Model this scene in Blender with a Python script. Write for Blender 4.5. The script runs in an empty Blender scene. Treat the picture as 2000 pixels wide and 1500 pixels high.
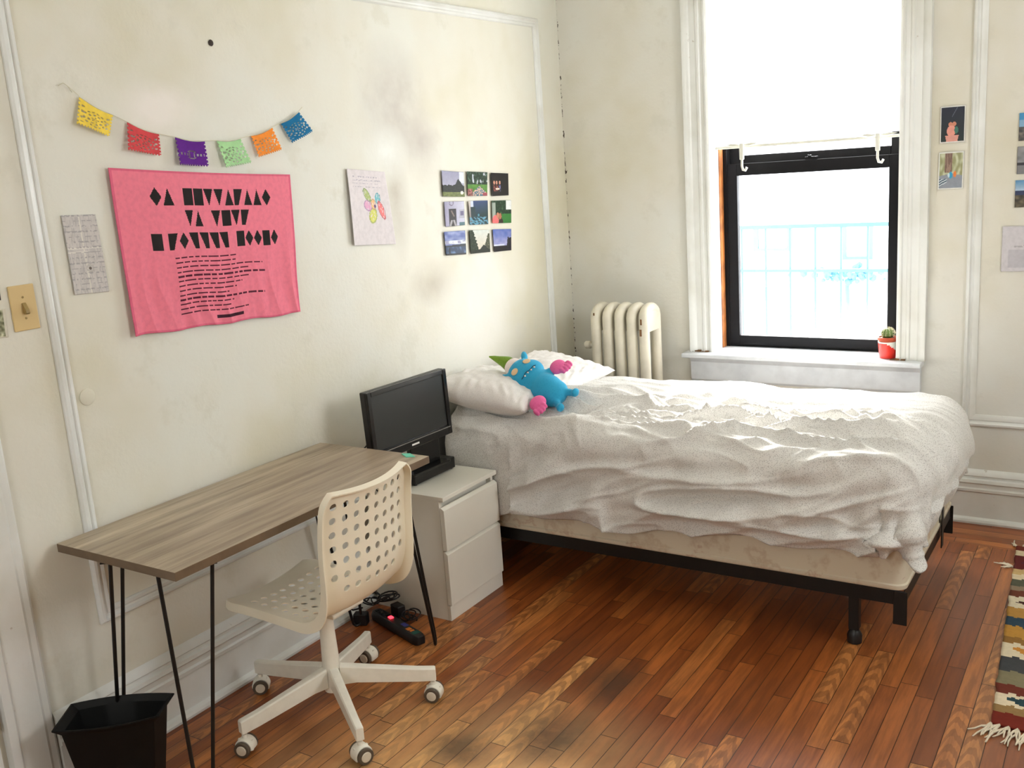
import bpy, bmesh, math, random
from mathutils import Vector, Matrix, noise
random.seed(7)
S = bpy.context.scene
COL = S.collection
PI = math.pi

# ------------------------------------------------------------------ camera
cam_data = bpy.data.cameras.new('camera')
cam = bpy.data.objects.new('camera', cam_data)
COL.objects.link(cam)
yaw, pitch, roll = -0.58138245, -0.21687913, -0.07006635
fwd = Vector((math.sin(yaw)*math.cos(pitch), math.cos(yaw)*math.cos(pitch), math.sin(pitch)))
r0 = Vector((math.cos(yaw), -math.sin(yaw), 0)); u0 = r0.cross(fwd)
right = math.cos(roll)*r0 + math.sin(roll)*u0
up = -math.sin(roll)*r0 + math.cos(roll)*u0
m = Matrix((right, up, -fwd)).transposed().to_4x4()
m.translation = Vector((2.69594327, -4.77385372, 1.76351304))
cam.matrix_world = m
cam_data.sensor_fit = 'HORIZONTAL'; cam_data.sensor_width = 36.0
cam_data.lens = 36.0*1920.02/2000.0
cam_data.clip_start = 0.05
S.camera = cam

# ------------------------------------------------------------------ light
SKY = 24.0
S.view_settings.view_transform = 'Standard'
S.view_settings.look = 'None'
S.view_settings.exposure = -0.6
S.view_settings.gamma = 1.0
S.view_settings.use_curve_mapping = False
world = bpy.data.worlds.new('world'); S.world = world
world.use_nodes = True
bg = world.node_tree.nodes['Background']
bg.inputs[0].default_value = (0.97, 0.985, 1.0, 1)
bg.inputs[1].default_value = SKY

def portal(name, loc, rot, sx, sy):
    l = bpy.data.lights.new(name, 'AREA'); l.shape = 'RECTANGLE'
    l.size = sx; l.size_y = sy; l.cycles.is_portal = True
    o = bpy.data.objects.new(name, l); o.location = loc; o.rotation_euler = rot
    COL.objects.link(o); return o
portal('window_portal', (1.28, 0.24, 1.745), (-PI/2, 0, 0), 0.92, 2.03)
portal('side_window_portal', (4.05, -1.95, 2.15), (0, PI/2, 0), 1.0, 1.0)
portal('rear_window_portal', (1.7, -6.15, 2.15), (PI/2, 0, 0), .9, 1.0)

# low hazy sun shining in below the shade onto the bed
sun_data = bpy.data.lights.new('sun', 'SUN'); sun_data.energy = 42.0; sun_data.angle = math.radians(22)
sun_data.color = (1.0, .99, .97)
sun = bpy.data.objects.new('sun', sun_data); COL.objects.link(sun)
sun.rotation_euler = Vector((.10, -math.cos(math.radians(31)), -math.sin(math.radians(31)))).to_track_quat('-Z', 'Y').to_euler()

# ------------------------------------------------------------------ materials
def lin(c):
    out = []
    for v in c[:3]:
        v = v/255.0
        out.append(v/12.92 if v <= 0.04045 else ((v+0.055)/1.055)**2.4)
    return tuple(out) + (1.0,)

class NT:
    def __init__(s, name):
        s.m = bpy.data.materials.new(name); s.m.use_nodes = True
        s.t = s.m.node_tree; s.b = s.t.nodes['Principled BSDF']
    def n(s, typ, **kw):
        nd = s.t.nodes.new(typ)
        for k, v in kw.items():
            if k.startswith('_'): setattr(nd, k[1:], v)
        return nd
    def l(s, a, b): s.t.links.new(a, b)
    def pos(s):
        return s.n('ShaderNodeNewGeometry').outputs['Position']
    def obj(s):
        return s.n('ShaderNodeTexCoord').outputs['Object']
    def noise(s, vec, scale, detail=3, rough=.5, mscale=None):
        if mscale:
            mp = s.n('ShaderNodeMapping'); mp.inputs['Scale'].default_value = mscale
            s.l(vec, mp.inputs[0]); vec = mp.outputs[0]
        nd = s.n('ShaderNodeTexNoise'); nd.inputs['Scale'].default_value = scale
        nd.inputs['Detail'].default_value = detail; nd.inputs['Roughness'].default_value = rough
        s.l(vec, nd.inputs['Vector']); return nd.outputs[0]
    def ramp(s, fac, stops):
        nd = s.n('ShaderNodeValToRGB'); cr = nd.color_ramp
        while len(cr.elements) < len(stops): cr.elements.new(0.5)
        for e, (p, c) in zip(cr.elements, stops):
            e.position = p; e.color = c if len(c) == 4 else tuple(c)+(1,)
        s.l(fac, nd.inputs[0]); return nd.outputs[0]
    def mix(s, fac, a, b, mode='MIX'):
        nd = s.n('ShaderNodeMix'); nd.data_type = 'RGBA'; nd.blend_type = mode
        for i, v in ((0, fac), (6, a), (7, b)):
            if hasattr(v, 'is_output'): s.l(v, nd.inputs[i])
            elif i == 0: nd.inputs[0].default_value = v
            else: nd.inputs[i].default_value = v
        return nd.outputs[2]
    def math(s, op, a, b=0.0, clamp=False):
        nd = s.n('ShaderNodeMath'); nd.operation = op; nd.use_clamp = clamp
        for i, v in ((0, a), (1, b)):
            if hasattr(v, 'is_output'): s.l(v, nd.inputs[i])
            else: nd.inputs[i].default_value = v
        return nd.outputs[0]
    def bump(s, h, strength=.3, dist=.01):
        nd = s.n('ShaderNodeBump'); nd.inputs['Strength'].default_value = strength
        nd.inputs['Distance'].default_value = dist
        s.l(h, nd.inputs['Height']); s.l(nd.outputs[0], s.b.inputs['Normal'])
    def base(s, v):
        if hasattr(v, 'is_output'): s.l(v, s.b.inputs['Base Color'])
        else: s.b.inputs['Base Color'].default_value = v
    def set(s, rough=.5, metal=0, spec=.5):
        s.b.inputs['Roughness'].default_value = rough
        s.b.inputs['Metallic'].default_value = metal
        s.b.inputs['Specular IOR Level'].default_value = spec

BLK = (0, 0, 0, 1); WHT = (1, 1, 1, 1)
def simple(name, rgb, rough=.5, metal=0, var=.08, scale=20, bump=0, spec=.5):
    t = NT(name); t.set(rough, metal, spec)
    c = lin(rgb); d = tuple(x*(1-var*2) for x in c[:3])+(1,)
    nz = t.noise(t.obj(), scale, 4)
    t.base(t.ramp(nz, [(.3, d), (.6, c)]))
    if bump: t.bump(t.noise(t.obj(), scale*4, 3), bump, .002)
    return t.m

def blob(t, P, centre, rad, soft=1.0):
    """mask that is 1 at centre and falls to 0 at rad (metres, per axis)"""
    sb = t.n('ShaderNodeVectorMath'); sb.operation = 'SUBTRACT'
    t.l(P, sb.inputs[0]); sb.inputs[1].default_value = centre
    dv = t.n('ShaderNodeVectorMath'); dv.operation = 'DIVIDE'
    t.l(sb.outputs[0], dv.inputs[0]); dv.inputs[1].default_value = rad
    ln = t.n('ShaderNodeVectorMath'); ln.operation = 'LENGTH'
    t.l(dv.outputs[0], ln.inputs[0])
    return t.math('SUBTRACT', 1.0, ln.outputs['Value'], True)

def wall_mat(name, base, left=False, crack=False):
    t = NT(name); t.set(.55, 0, .35)
    P = t.pos()
    c = lin(base)
    n1 = t.noise(P, .9, 4, .6)
    col = t.ramp(n1, [(.38, lin((base[0]-9, base[1]-11, base[2]-19))), (.5, c), (.62, lin((base[0]+2, base[1]+5, base[2]+9)))])
    n2 = t.noise(P, 4.5, 5, .65)
    m2 = t.ramp(n2, [(.57, BLK), (.66, (.5, .5, .5, 1))])
    col = t.mix(m2, col, lin((base[0]-12, base[1]-12, base[2]-14)))
    # scuffs and marks
    n3 = t.noise(P, 26, 4, .7)
    m3 = t.ramp(n3, [(.72, BLK), (.78, (.8, .8, .8, 1))])
    col = t.mix(m3, col, lin((base[0]-45, base[1]-48, base[2]-52)))
    if left:
        wob = t.noise(P, 7, 4, .6)
        for ctr, rad, colr, amt in [((0, -1.42, 2.05), (.5, .26, .30), (196, 190, 182), .8), ((0, -1.25, 1.88), (.5, .16, .18), (188, 180, 172), .6),
                                    ((0, -1.46, 1.66), (.5, .10, .28), (190, 182, 168), .7), ((0, -2.62, 2.02), (.5, .17, .10), (238, 232, 224), 1.2),
                                    ((0, -1.25, 1.28), (.5, .20, .12), (176, 166, 148), .6), ((0, -.95, 1.12), (.5, .30, .25), (236, 234, 228), .9),
                                    ((0, -1.5, 1.85), (.5, .16, .14), (236, 238, 232), .9), ((0, -.85, 1.3), (.5, .5, .9), (226, 224, 216), .7)]:
            mk = blob(t, P, ctr, rad)
            mk = t.math('MULTIPLY', mk, t.math('MULTIPLY', wob, amt*2.2), True)
            col = t.mix(mk, col, lin(colr))
    if crack:
        sp = t.n('ShaderNodeSeparateXYZ'); t.l(P, sp.inputs[0])
        w1 = t.noise(P, 40, 4, .7)
        d = t.math('ABSOLUTE', t.math('SUBTRACT', sp.outputs[0], .004))
        lim = t.math('MULTIPLY', t.math('MULTIPLY', t.math('SUBTRACT', w1, .5, True), t.math('SUBTRACT', t.noise(P, 5, 3), .42, True)), .45)
        mk = t.math('LESS_THAN', d, lim)
        col = t.mix(mk, col, lin((70, 60, 50)))
    t.base(col)
    h = t.math('ADD', t.noise(P, 60, 4, .6), t.math('MULTIPLY', t.noise(P, 6, 4, .6), 2.2))
    t.bump(h, .35, .003)
    return t.m

M = {}
M['wall_left'] = wall_mat('painted_plaster_cream', (225, 222, 208), left=True)
M['wall_back'] = wall_mat('painted_plaster_grey_cream', (221, 218, 207), crack=True)
M['wall_other'] = wall_mat('painted_plaster_plain', (222, 219, 206))
def trim_mat():
    t = NT('thick_white_gloss_paint'); t.set(.3, 0, .5); P = t.pos()
    c = t.ramp(t.noise(P, 3, 4), [(.35, lin((216, 216, 208))), (.6, lin((234, 236, 233)))])
    mk = t.ramp(t.noise(P, 18, 5, .7), [(.68, BLK), (.73, (.7, .7, .7, 1))])
    c = t.mix(mk, c, lin((170, 158, 138)))
    t.base(c); t.bump(t.noise(P, 25, 4, .6), .3, .003); return t.m
M['trim'] = trim_mat()
M['sill'] = simple('chipped_white_sill_paint', (228, 232, 236), .35, var=.1, scale=9, bump=.3)

def floor_mat():
    t = NT('oak_strip_floor'); t.set(.3, 0, .5)
    P = t.pos(); sp = t.n('ShaderNodeSeparateXYZ'); t.l(P, sp.inputs[0])
    X, Y = sp.outputs[0], sp.outputs[1]
    border = t.math('GREATER_THAN', Y, -.30)
    # across / along coordinates, swapped in the border that runs along the window wall
    def pick(a, b): 
        mx = t.n('ShaderNodeMix'); mx.data_type = 'FLOAT'
        t.l(border, mx.inputs[0]); t.l(a, mx.inputs[2]); t.l(b, mx.inputs[3]); return mx.outputs[0]
    A = pick(X, Y); L = pick(Y, X)
    W = .058
    u = t.math('DIVIDE', A, W); idx = t.math('FLOOR', u); fu = t.math('FRACT', u)
    wn = t.n('ShaderNodeTexWhiteNoise'); wn.noise_dimensions = '1D'; t.l(idx, wn.inputs['W'])
    off = t.math('MULTIPLY', wn.outputs['Value'], 3.1)
    v = t.math('ADD', t.math('DIVIDE', L, .62), off); vi = t.math('FLOOR', v); fv = t.math('FRACT', v)
    cb = t.n('ShaderNodeCombineXYZ'); t.l(idx, cb.inputs[0]); t.l(vi, cb.inputs[1])
    w2 = t.n('ShaderNodeTexWhiteNoise'); w2.noise_dimensions = '3D'; t.l(cb.outputs[0], w2.inputs['Vector'])
    R_ = w2.outputs['Value']
    # grain: stretched noise with an offset for every board
    gv = t.n('ShaderNodeCombineXYZ')
    t.l(t.math('ADD', t.math('MULTIPLY', A, 46), t.math('MULTIPLY', R_, 50)), gv.inputs[0])
    t.l(t.math('MULTIPLY', L, 4.2), gv.inputs[1]); t.l(t.math('MULTIPLY', R_, 20), gv.inputs[2])
    g = t.noise(gv.outputs[0], 1.0, 6, .62)
    # cathedral figure on some boards
    gw = t.n('ShaderNodeCombineXYZ')
    t.l(t.math('MULTIPLY', t.math('SUBTRACT', fu, .5), 1.3), gw.inputs[0])
    cc_ = t.math('SUBTRACT', fu, .5)
    t.l(t.math('ADD', t.math('ADD', t.math('MULTIPLY', L, 1.5), t.math('MULTIPLY', t.math('MULTIPLY', cc_, cc_), .42)), t.math('MULTIPLY', R_, 30)), gw.inputs[1])
    wv = t.n('ShaderNodeTexWave'); wv.wave_type = 'BANDS'; wv.bands_direction = 'Y'
    wv.inputs['Scale'].default_value = 2.6; wv.inputs['Distortion'].default_value = 3.5; wv.inputs['Detail'].default_value = 3
    wv.inputs['Detail Scale'].default_value = .9
    t.l(gw.outputs[0], wv.inputs['Vector'])
    fig = t.math('MULTIPLY', t.ramp(wv.outputs['Fac'], [(.42, BLK), (.62, WHT)]), t.math('GREATER_THAN', R_, .80))
    tone = t.ramp(R_, [(0, lin((128, 66, 28))), (.35, lin((156, 84, 37))), (.65, lin((178, 102, 47))), (.86, lin((204, 132, 70))), (1, lin((226, 164, 98)))])
    c = t.mix(t.ramp(g, [(.40, WHT), (.62, BLK)]), tone, t.mix(.5, tone, lin((84, 40, 18))))
    c = t.mix(t.math('MULTIPLY', fig, .42), c, lin((92, 46, 20)))
    # pale wear plus window light painted into the boards, and dark water stains
    worn_lit = t.math('MAXIMUM', blob(t, P, (1.15, -2.95, 0), (.85, .85, 1)), blob(t, P, (1.9, -2.9, 0), (.7, .6, 1)))
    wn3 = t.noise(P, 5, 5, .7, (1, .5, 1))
    wm = t.math('MULTIPLY', worn_lit, t.math('MULTIPLY', wn3, 2.0), True)
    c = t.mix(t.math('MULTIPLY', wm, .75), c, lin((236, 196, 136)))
    greyed = t.math('MAXIMUM', blob(t, P, (2.15, -.95, 0), (.35, .7, 1)), t.math('MULTIPLY', blob(t, P, (2.35, -2.0, 0), (.6, 1.0, 1)), .6))
    c = t.mix(t.math('MULTIPLY', greyed, .5), c, lin((156, 118, 100)))
    stain = t.math('MAXIMUM', t.math('MAXIMUM', blob(t, P, (1.20, -2.42, 0), (.16, .20, 1)), blob(t, P, (.98, -2.6, 0), (.14, .12, 1))),
                   t.math('MAXIMUM', blob(t, P, (1.22, -2.02, 0), (.14, .20, 1)), blob(t, P, (1.02, -2.95, 0), (.09, .28, 1))))
    sm = t.math('MULTIPLY', stain, t.math('MULTIPLY', t.noise(P, 9, 5, .7), 2.6), True)
    c = t.mix(t.math('MULTIPLY', sm, .68), c, lin((62, 48, 34)))
    # seams
    e1 = t.math('LESS_THAN', t.math('MINIMUM', fu, t.math('SUBTRACT', 1, fu)), .022)
    e2 = t.math('LESS_THAN', t.math('MINIMUM', fv, t.math('SUBTRACT', 1, fv)), .0022)
    seam = t.math('MAXIMUM', e1, e2)
    c = t.mix(t.math('MULTIPLY', seam, .88), c, lin((38, 18, 9)))
    t.base(c)
    rr = t.n('ShaderNodeMapRange'); t.l(g, rr.inputs[0]); rr.inputs[3].default_value = .24; rr.inputs[4].default_value = .42
    t.l(rr.outputs[0], t.b.inputs['Roughness'])
    hh = t.math('ADD', t.math('MULTIPLY', g, .3), t.math('MULTIPLY', seam, -1.0))
    t.bump(hh, .35, .002)
    return t.m
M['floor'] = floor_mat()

def desk_mat():
    t = NT('grey_brown_wood_laminate'); t.set(.38, 0, .5)
    P = t.obj()
    g = t.noise(P, 1.0, 6, .65, (38, 2.2, 10))
    g2 = t.noise(P, 1.0, 3, .5, (9, 1.2, 3))
    c = t.ramp(g, [(.3, lin((134, 118, 98))), (.5, lin((176, 160, 136))), (.7, lin((204, 190, 166)))])
    c = t.mix(t.ramp(g2, [(.4, BLK), (.65, (.55, .55, .55, 1))]), c, lin((120, 100, 82)))
    sp = t.ramp(t.noise(P, 55, 3, .6), [(.745, BLK), (.77, WHT)])
    area = t.ramp(t.noise(P, 3.5, 2), [(.52, BLK), (.6, WHT)])
    c = t.mix(t.math('MULTIPLY', sp, area), c, lin((225, 215, 195)))
    t.base(c); t.bump(g, .15, .001); return t.m
M['desk'] = desk_mat()
M['desk_edge'] = simple('brown_laminate_edge', (112, 92, 70), .5, var=.12, scale=14)
M['black_metal'] = simple('black_painted_steel', (26, 24, 22), .45, .3, var=.1)
M['bin'] = simple('black_plastic', (18, 19, 18), .6, var=.12, scale=8, spec=.25)
M['chair'] = simple('ivory_white_plastic', (246, 238, 216), .38, var=.02, scale=5)
M['chair_metal'] = simple('white_powder_coated_steel', (240, 236, 222), .4, var=.03, scale=30, bump=.1)
M['tyre'] = simple('grey_brown_tyre_rubber', (92, 80, 66), .6)
M['cap'] = simple('pale_hub_cap_plastic', (226, 216, 196), .4)
M['dark'] = simple('dark_plastic', (24, 22, 22), .4)
M['malm'] = simple('white_foil_board', (241, 238, 226), .45, var=.02, scale=4)
M['malm_side'] = M['malm']
M['gloss_black'] = simple('glossy_black_plastic', (18, 18, 19), .18, var=.1)
M['screen'] = simple('dark_grey_screen', (46, 48, 47), .28, var=.05, scale=3)
M['silver'] = simple('silver_trim', (150, 150, 146), .25, .7)
M['led'] = NT('red_power_light').m
M['led'].node_tree.nodes['Principled BSDF'].inputs['Base Color'].default_value = (1, .02, .03, 1)
M['led'].node_tree.nodes['Principled BSDF'].inputs['Emission Color'].default_value = (1, .03, .05, 1)
M['led'].node_tree.nodes['Principled BSDF'].inputs['Emission Strength'].default_value = 6
M['orange_sticker'] = simple('orange_print', (214, 120, 40), .6)
M['blue_sticker'] = simple('blue_print', (58, 60, 140), .6)
M['green_print'] = simple('dark_teal_print', (20, 84, 74), .6)

def cloth_mat(name, base, speck, speck_amt=.5, vs=260, rough=.9):
    t = NT(name); t.set(rough, 0, .2)
    P = t.obj()
    vo = t.n('ShaderNodeTexVoronoi'); vo.inputs['Scale'].default_value = vs; t.l(P, vo.inputs['Vector'])
    mk = t.ramp(vo.outputs['Distance'], [(.22, (speck_amt,)*3+(1,)), (.36, BLK)])
    c = t.ramp(t.noise(P, 3, 3), [(.35, lin([x-7 for x in base])), (.6, lin(base))])
    c = t.mix(mk, c, lin(speck))
    t.base(c); t.bump(t.noise(P, 180, 3), .15, .002)
    t.b.inputs['Sheen Weight'].default_value = .15
    return t.m
M['duvet'] = cloth_mat('white_cotton_with_fine_grey_dots', (222, 220, 215), (140, 134, 128), .75, 230)
M['pillow'] = cloth_mat('white_pillow_cotton', (232, 228, 224), (196, 190, 186), .5, 190)
M['dark_sheet'] = cloth_mat('dark_grey_sheet', (70, 68, 68), (56, 54, 54), .4)
def boxspring_mat():
    t = NT('cream_damask_ticking'); t.set(.75, 0, .3); P = t.obj()
    c = t.ramp(t.noise(P, 9, 4, .6), [(.52, lin((218, 208, 186))), (.60, lin((204, 188, 164))), (.66, lin((218, 208, 186)))])
    m2 = t.ramp(t.noise(P, 5, 5, .6, (1, 1, 1.6)), [(.585, BLK), (.61, (.55, .55, .55, 1)), (.64, BLK)])
    c = t.mix(m2, c, lin((186, 152, 128)))
    t.base(c); t.bump(t.noise(P, 90, 3), .2, .003); return t.m
M['boxspring'] = boxspring_mat()
M['radiator'] = simple('thick_radiator_paint', (222, 215, 196), .35, var=.1, scale=7, bump=.35)
M['chip'] = simple('rusty_chipped_paint', (120, 84, 48), .7)
M['old_wood'] = simple('bare_orange_wood', (186, 112, 52), .6, var=.25, scale=12)
M['sash'] = simple('black_window_frame', (10, 9, 11), .5, var=.1, spec=.2)
M['felt_blue'] = cloth_mat('blue_fleece', (50, 160, 200), (36, 140, 182), .4, 120)
M['felt_pink'] = cloth_mat('pink_fleece', (226, 104, 158), (208, 84, 140), .4, 120)
M['felt_green'] = cloth_mat('green_velour', (124, 158, 52), (84, 118, 30), .5, 120)
M['felt_white'] = cloth_mat('white_fleece', (240, 226, 220), (220, 206, 200), .4, 120)
M['felt_beige'] = cloth_mat('beige_felt', (220, 190, 150), (205, 172, 132), .3, 120)
M['thread'] = simple('dark_blue_thread', (24, 66, 88), .8)
M['paper_white'] = simple('photo_paper', (232, 230, 224), .5)
M['switch'] = simple('almond_plastic', (214, 186, 130), .4, var=.03, scale=5)
M['switch_toggle'] = simple('worn_toggle', (150, 126, 74), .4)
M['pot_red'] = simple('red_glaze', (222, 44, 28), .35, var=.05)
M['pot_white'] = simple('white_glaze', (232, 232, 220), .35, var=.05)
M['terracotta'] = simple('terracotta', (186, 78, 44), .7, var=.15, scale=40)
M['soil'] = simple('dry_soil', (90, 60, 40), .9)
M['cactus'] = simple('cactus_green', (96, 118, 54), .6, var=.3, scale=60)
M['spine'] = simple('pale_spines', (236, 226, 190), .7)
M['string'] = simple('pale_string', (226, 220, 196), .8)
M['nail'] = simple('dark_hole', (50, 38, 30), .7)
M['mint'] = simple('mint_paper', (110, 205, 175), .6)
M['fence'] = simple('pale_blue_painted_iron', (46, 94, 120), .6)
M['facade'] = simple('pale_facade', (200, 205, 210), .8)
M['facade_window'] = simple('blue_grey_window', (50, 96, 124), .5)
def glass_mat():
    t = NT('window_glass'); t.t.nodes.remove(t.b)
    tr = t.n('ShaderNodeBsdfTransparent'); gl = t.n('ShaderNodeBsdfGlossy'); gl.inputs['Roughness'].default_value = .02
    mx = t.n('ShaderNodeMixShader'); mx.inputs[0].default_value = .05
    t.l(tr.outputs[0], mx.inputs[1]); t.l(gl.outputs[0], mx.inputs[2])
    t.l(mx.outputs[0], t.t.nodes['Material Output'].inputs[0]); return t.m
M['glass'] = glass_mat()
def shade_mat():
    t = NT('translucent_roller_shade'); t.t.nodes.remove(t.b)
    tr = t.n('ShaderNodeBsdfTranslucent'); df = t.n('ShaderNodeBsdfDiffuse')
    tr.inputs[0].default_value = (.9, .9, .88, 1); df.inputs[0].default_value = (.85, .85, .82, 1)
    mx = t.n('ShaderNodeMixShader'); mx.inputs[0].default_value = .4
    t.l(tr.outputs[0], mx.inputs[1]); t.l(df.outputs[0], mx.inputs[2])
    t.l(mx.outputs[0], t.t.nodes['Material Output'].inputs[0]); return t.m
M['shade'] = shade_mat()
def vcol_mat(name, rough=.45, tint=None, bump=0):
    t = NT(name); t.set(rough, 0, .3)
    a = t.n('ShaderNodeVertexColor'); a.layer_name = 'col'
    nz = t.ramp(t.noise(t.obj(), 60, 3), [(.3, (.9, .9, .9, 1)), (.6, WHT)])
    t.base(t.mix(1.0, a.outputs[0], nz, 'MULTIPLY'))
    if bump: t.bump(t.noise(t.obj(), 300, 2), bump, .001)
    return t.m
M['print'] = vcol_mat('printed_photo', .35)
M['drawn'] = vcol_mat('drawn_paper', .8)
M['towel'] = vcol_mat('printed_cotton_towel', .9, bump=.3)
M['rug'] = vcol_mat('woven_wool', .95, bump=.6)

# ------------------------------------------------------------------ mesh helpers
def bx(bm, x0, x1, y0, y1, z0, z1, mi=0):
    v = [bm.verts.new((x, y, z)) for x in (x0, x1) for y in (y0, y1) for z in (z0, z1)]
    for f in ((0, 1, 3, 2), (4, 6, 7, 5), (0, 4, 5, 1), (2, 3, 7, 6), (0, 2, 6, 4), (1, 5, 7, 3)):
        q = bm.faces.new([v[i] for i in f]); q.material_index = mi
    return v

def tube(bm, pts, r, n=10, cap=True, radii=None):
    pts = [Vector(p) for p in pts]; rings = []
    prev = None
    for i, p in enumerate(pts):
        a = pts[max(i-1, 0)]; b = pts[min(i+1, len(pts)-1)]
        d = (b-a).normalized()
        if prev is None:
            ref = Vector((0, 0, 1)) if abs(d.z) < .9 else Vector((1, 0, 0))
            x = d.cross(ref).normalized()
        else:
            x = (prev - d*prev.dot(d)).normalized()
        prev = x; y = d.cross(x)
        rr = radii[i] if radii else r
        rings.append([bm.verts.new(p + rr*(math.cos(2*PI*k/n)*x + math.sin(2*PI*k/n)*y)) for k in range(n)])
    for a, b in zip(rings, rings[1:]):
        for k in range(n):
            bm.faces.new((a[k], a[(k+1) % n], b[(k+1) % n], b[k]))
    if cap:
        bm.faces.new(rings[0][::-1]); bm.faces.new(rings[-1])

def lathe(bm, prof, n=32, c=(0, 0, 0), mi=None):
    rings = []
    for r, z in prof:
        rings.append([bm.verts.new((c[0]+r*math.cos(2*PI*k/n), c[1]+r*math.sin(2*PI*k/n), c[2]+z)) for k in range(n)])
    for i, (a, b) in enumerate(zip(rings, rings[1:])):
        for k in range(n):
            f = bm.faces.new((a[k], a[(k+1) % n], b[(k+1) % n], b[k]))
            if mi: f.material_index = mi(i, k)
    bm.faces.new(rings[0][::-1]); bm.faces.new(rings[-1])

def prism(bm, poly, fn, l0, l1):
    """poly of 2-D points, fn(a,b,l) -> xyz, extruded from l0 to l1"""
    A = [bm.verts.new(fn(a, b, l0)) for a, b in poly]; B = [bm.verts.new(fn(a, b, l1)) for a, b in poly]
    n = len(poly)
    for k in range(n): bm.faces.new((A[k], A[(k+1) % n], B[(k+1) % n], B[k]))
    bm.faces.new(A[::-1]); bm.faces.new(B)

def obj(name, bm, mat=None, parent=None, smooth=False, bevel=0, seg=2, mats=None, angle=35):
    bmesh.ops.recalc_face_normals(bm, faces=bm.faces)
    me = bpy.data.meshes.new(name); bm.to_mesh(me); bm.free()
    for mm in (mats or [mat]): me.materials.append(mm)
    o = bpy.data.objects.new(name, me); COL.objects.link(o)
    if parent: o.parent = parent
    if smooth:
        for p in me.polygons: p.use_smooth = True
        if smooth == 'auto': me.set_sharp_from_angle(angle=math.radians(angle))
    if bevel:
        b = o.modifiers.new('bevel', 'BEVEL'); b.width = bevel; b.segments = seg; b.limit_method = 'ANGLE'
        b.angle_limit = math.radians(40); b.harden_normals = False
    return o

def thing(name, label, cat, group=None, loc=(0, 0, 0), rot=(0, 0, 0)):
    o = bpy.data.objects.new(name, None); COL.objects.link(o)
    o.location = loc; o.rotation_euler = rot; o.empty_display_size = .1
    o['label'] = label; o['category'] = cat
    if group: o['group'] = group
    return o
def tag(o, label, cat, group=None):
    o['label'] = label; o['category'] = cat
    if group: o['group'] = group
    return o
def struct(o, label=None):
    o['kind'] = 'structure'
    if label: o['label'] = label
    return o
def B(): return bmesh.new()

def grid_print(name, nu, nv, pos, colfn, mat, parent=None, thick=0, keep=None, back=(232, 230, 224), ndir=None):
    """sheet of nu x nv cells; pos(u,v)->xyz, colfn(u,v)->rgb 0..255; optional thickness along ndir"""
    bm = B(); lay = bm.loops.layers.float_color.new('col')
    V = [[bm.verts.new(pos(i/nu, j/nv)) for i in range(nu+1)] for j in range(nv+1)]
    for j in range(nv):
        for i in range(nu):
            u, v = (i+.5)/nu, (j+.5)/nv
            if keep and not keep(u, v): continue
            f = bm.faces.new((V[j][i], V[j][i+1], V[j+1][i+1], V[j+1][i]))
            c = lin(colfn(u, v))
            for lp in f.loops: lp[lay] = c
            f.smooth = True
    for v in [v for v in bm.verts if not v.link_faces]: bm.verts.remove(v)
    if thick:
        f0 = next(iter(bm.faces)); f0.normal_update()
        if f0.normal.dot(Vector(ndir)) < 0: bmesh.ops.reverse_faces(bm, faces=bm.faces[:])
    me = bpy.data.meshes.new(name); bm.to_mesh(me); bm.free(); me.materials.append(mat)
    o = bpy.data.objects.new(name, me); COL.objects.link(o)
    if thick:
        sd = o.modifiers.new('solid', 'SOLIDIFY'); sd.thickness = thick; sd.offset = -1
    if parent: o.parent = parent
    return o
def bilerp(tl, tr, br, bl):
    tl, tr, br, bl = map(Vector, (tl, tr, br, bl))
    return lambda u, v: (tl*(1-u)+tr*u)*(1-v) + (bl*(1-u)+br*u)*v
def nz(x, y, z=0, s=1.0): return noise.noise(Vector((x*s, y*s, z*s)))

# ------------------------------------------------------------------ room shell
RX, RY, RZ = 3.9, -6.0, 2.95
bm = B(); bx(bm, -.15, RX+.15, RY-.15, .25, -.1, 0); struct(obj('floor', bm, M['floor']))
bm = B(); bx(bm, -.15, RX+.15, RY-.15, .25, RZ, RZ+.1); struct(obj('ceiling', bm, M['wall_other']))
bm = B(); bx(bm, -.15, 0, RY-.15, .25, 0, RZ)
wl = struct(obj('wall_left', bm, M['wall_left']))
WX0, WX1, WZ0, WZ1 = .832, 1.735, .735, 2.75
bm = B()
bx(bm, 0, WX0, 0, .25, 0, RZ); bx(bm, WX1, RX+.15, 0, .25, 0, RZ)
bx(bm, WX0, WX1, 0, .25, 0, WZ0); bx(bm, WX0, WX1, 0, .25, WZ1, RZ)
struct(obj('wall_back', bm, M['wall_back']))
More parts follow.
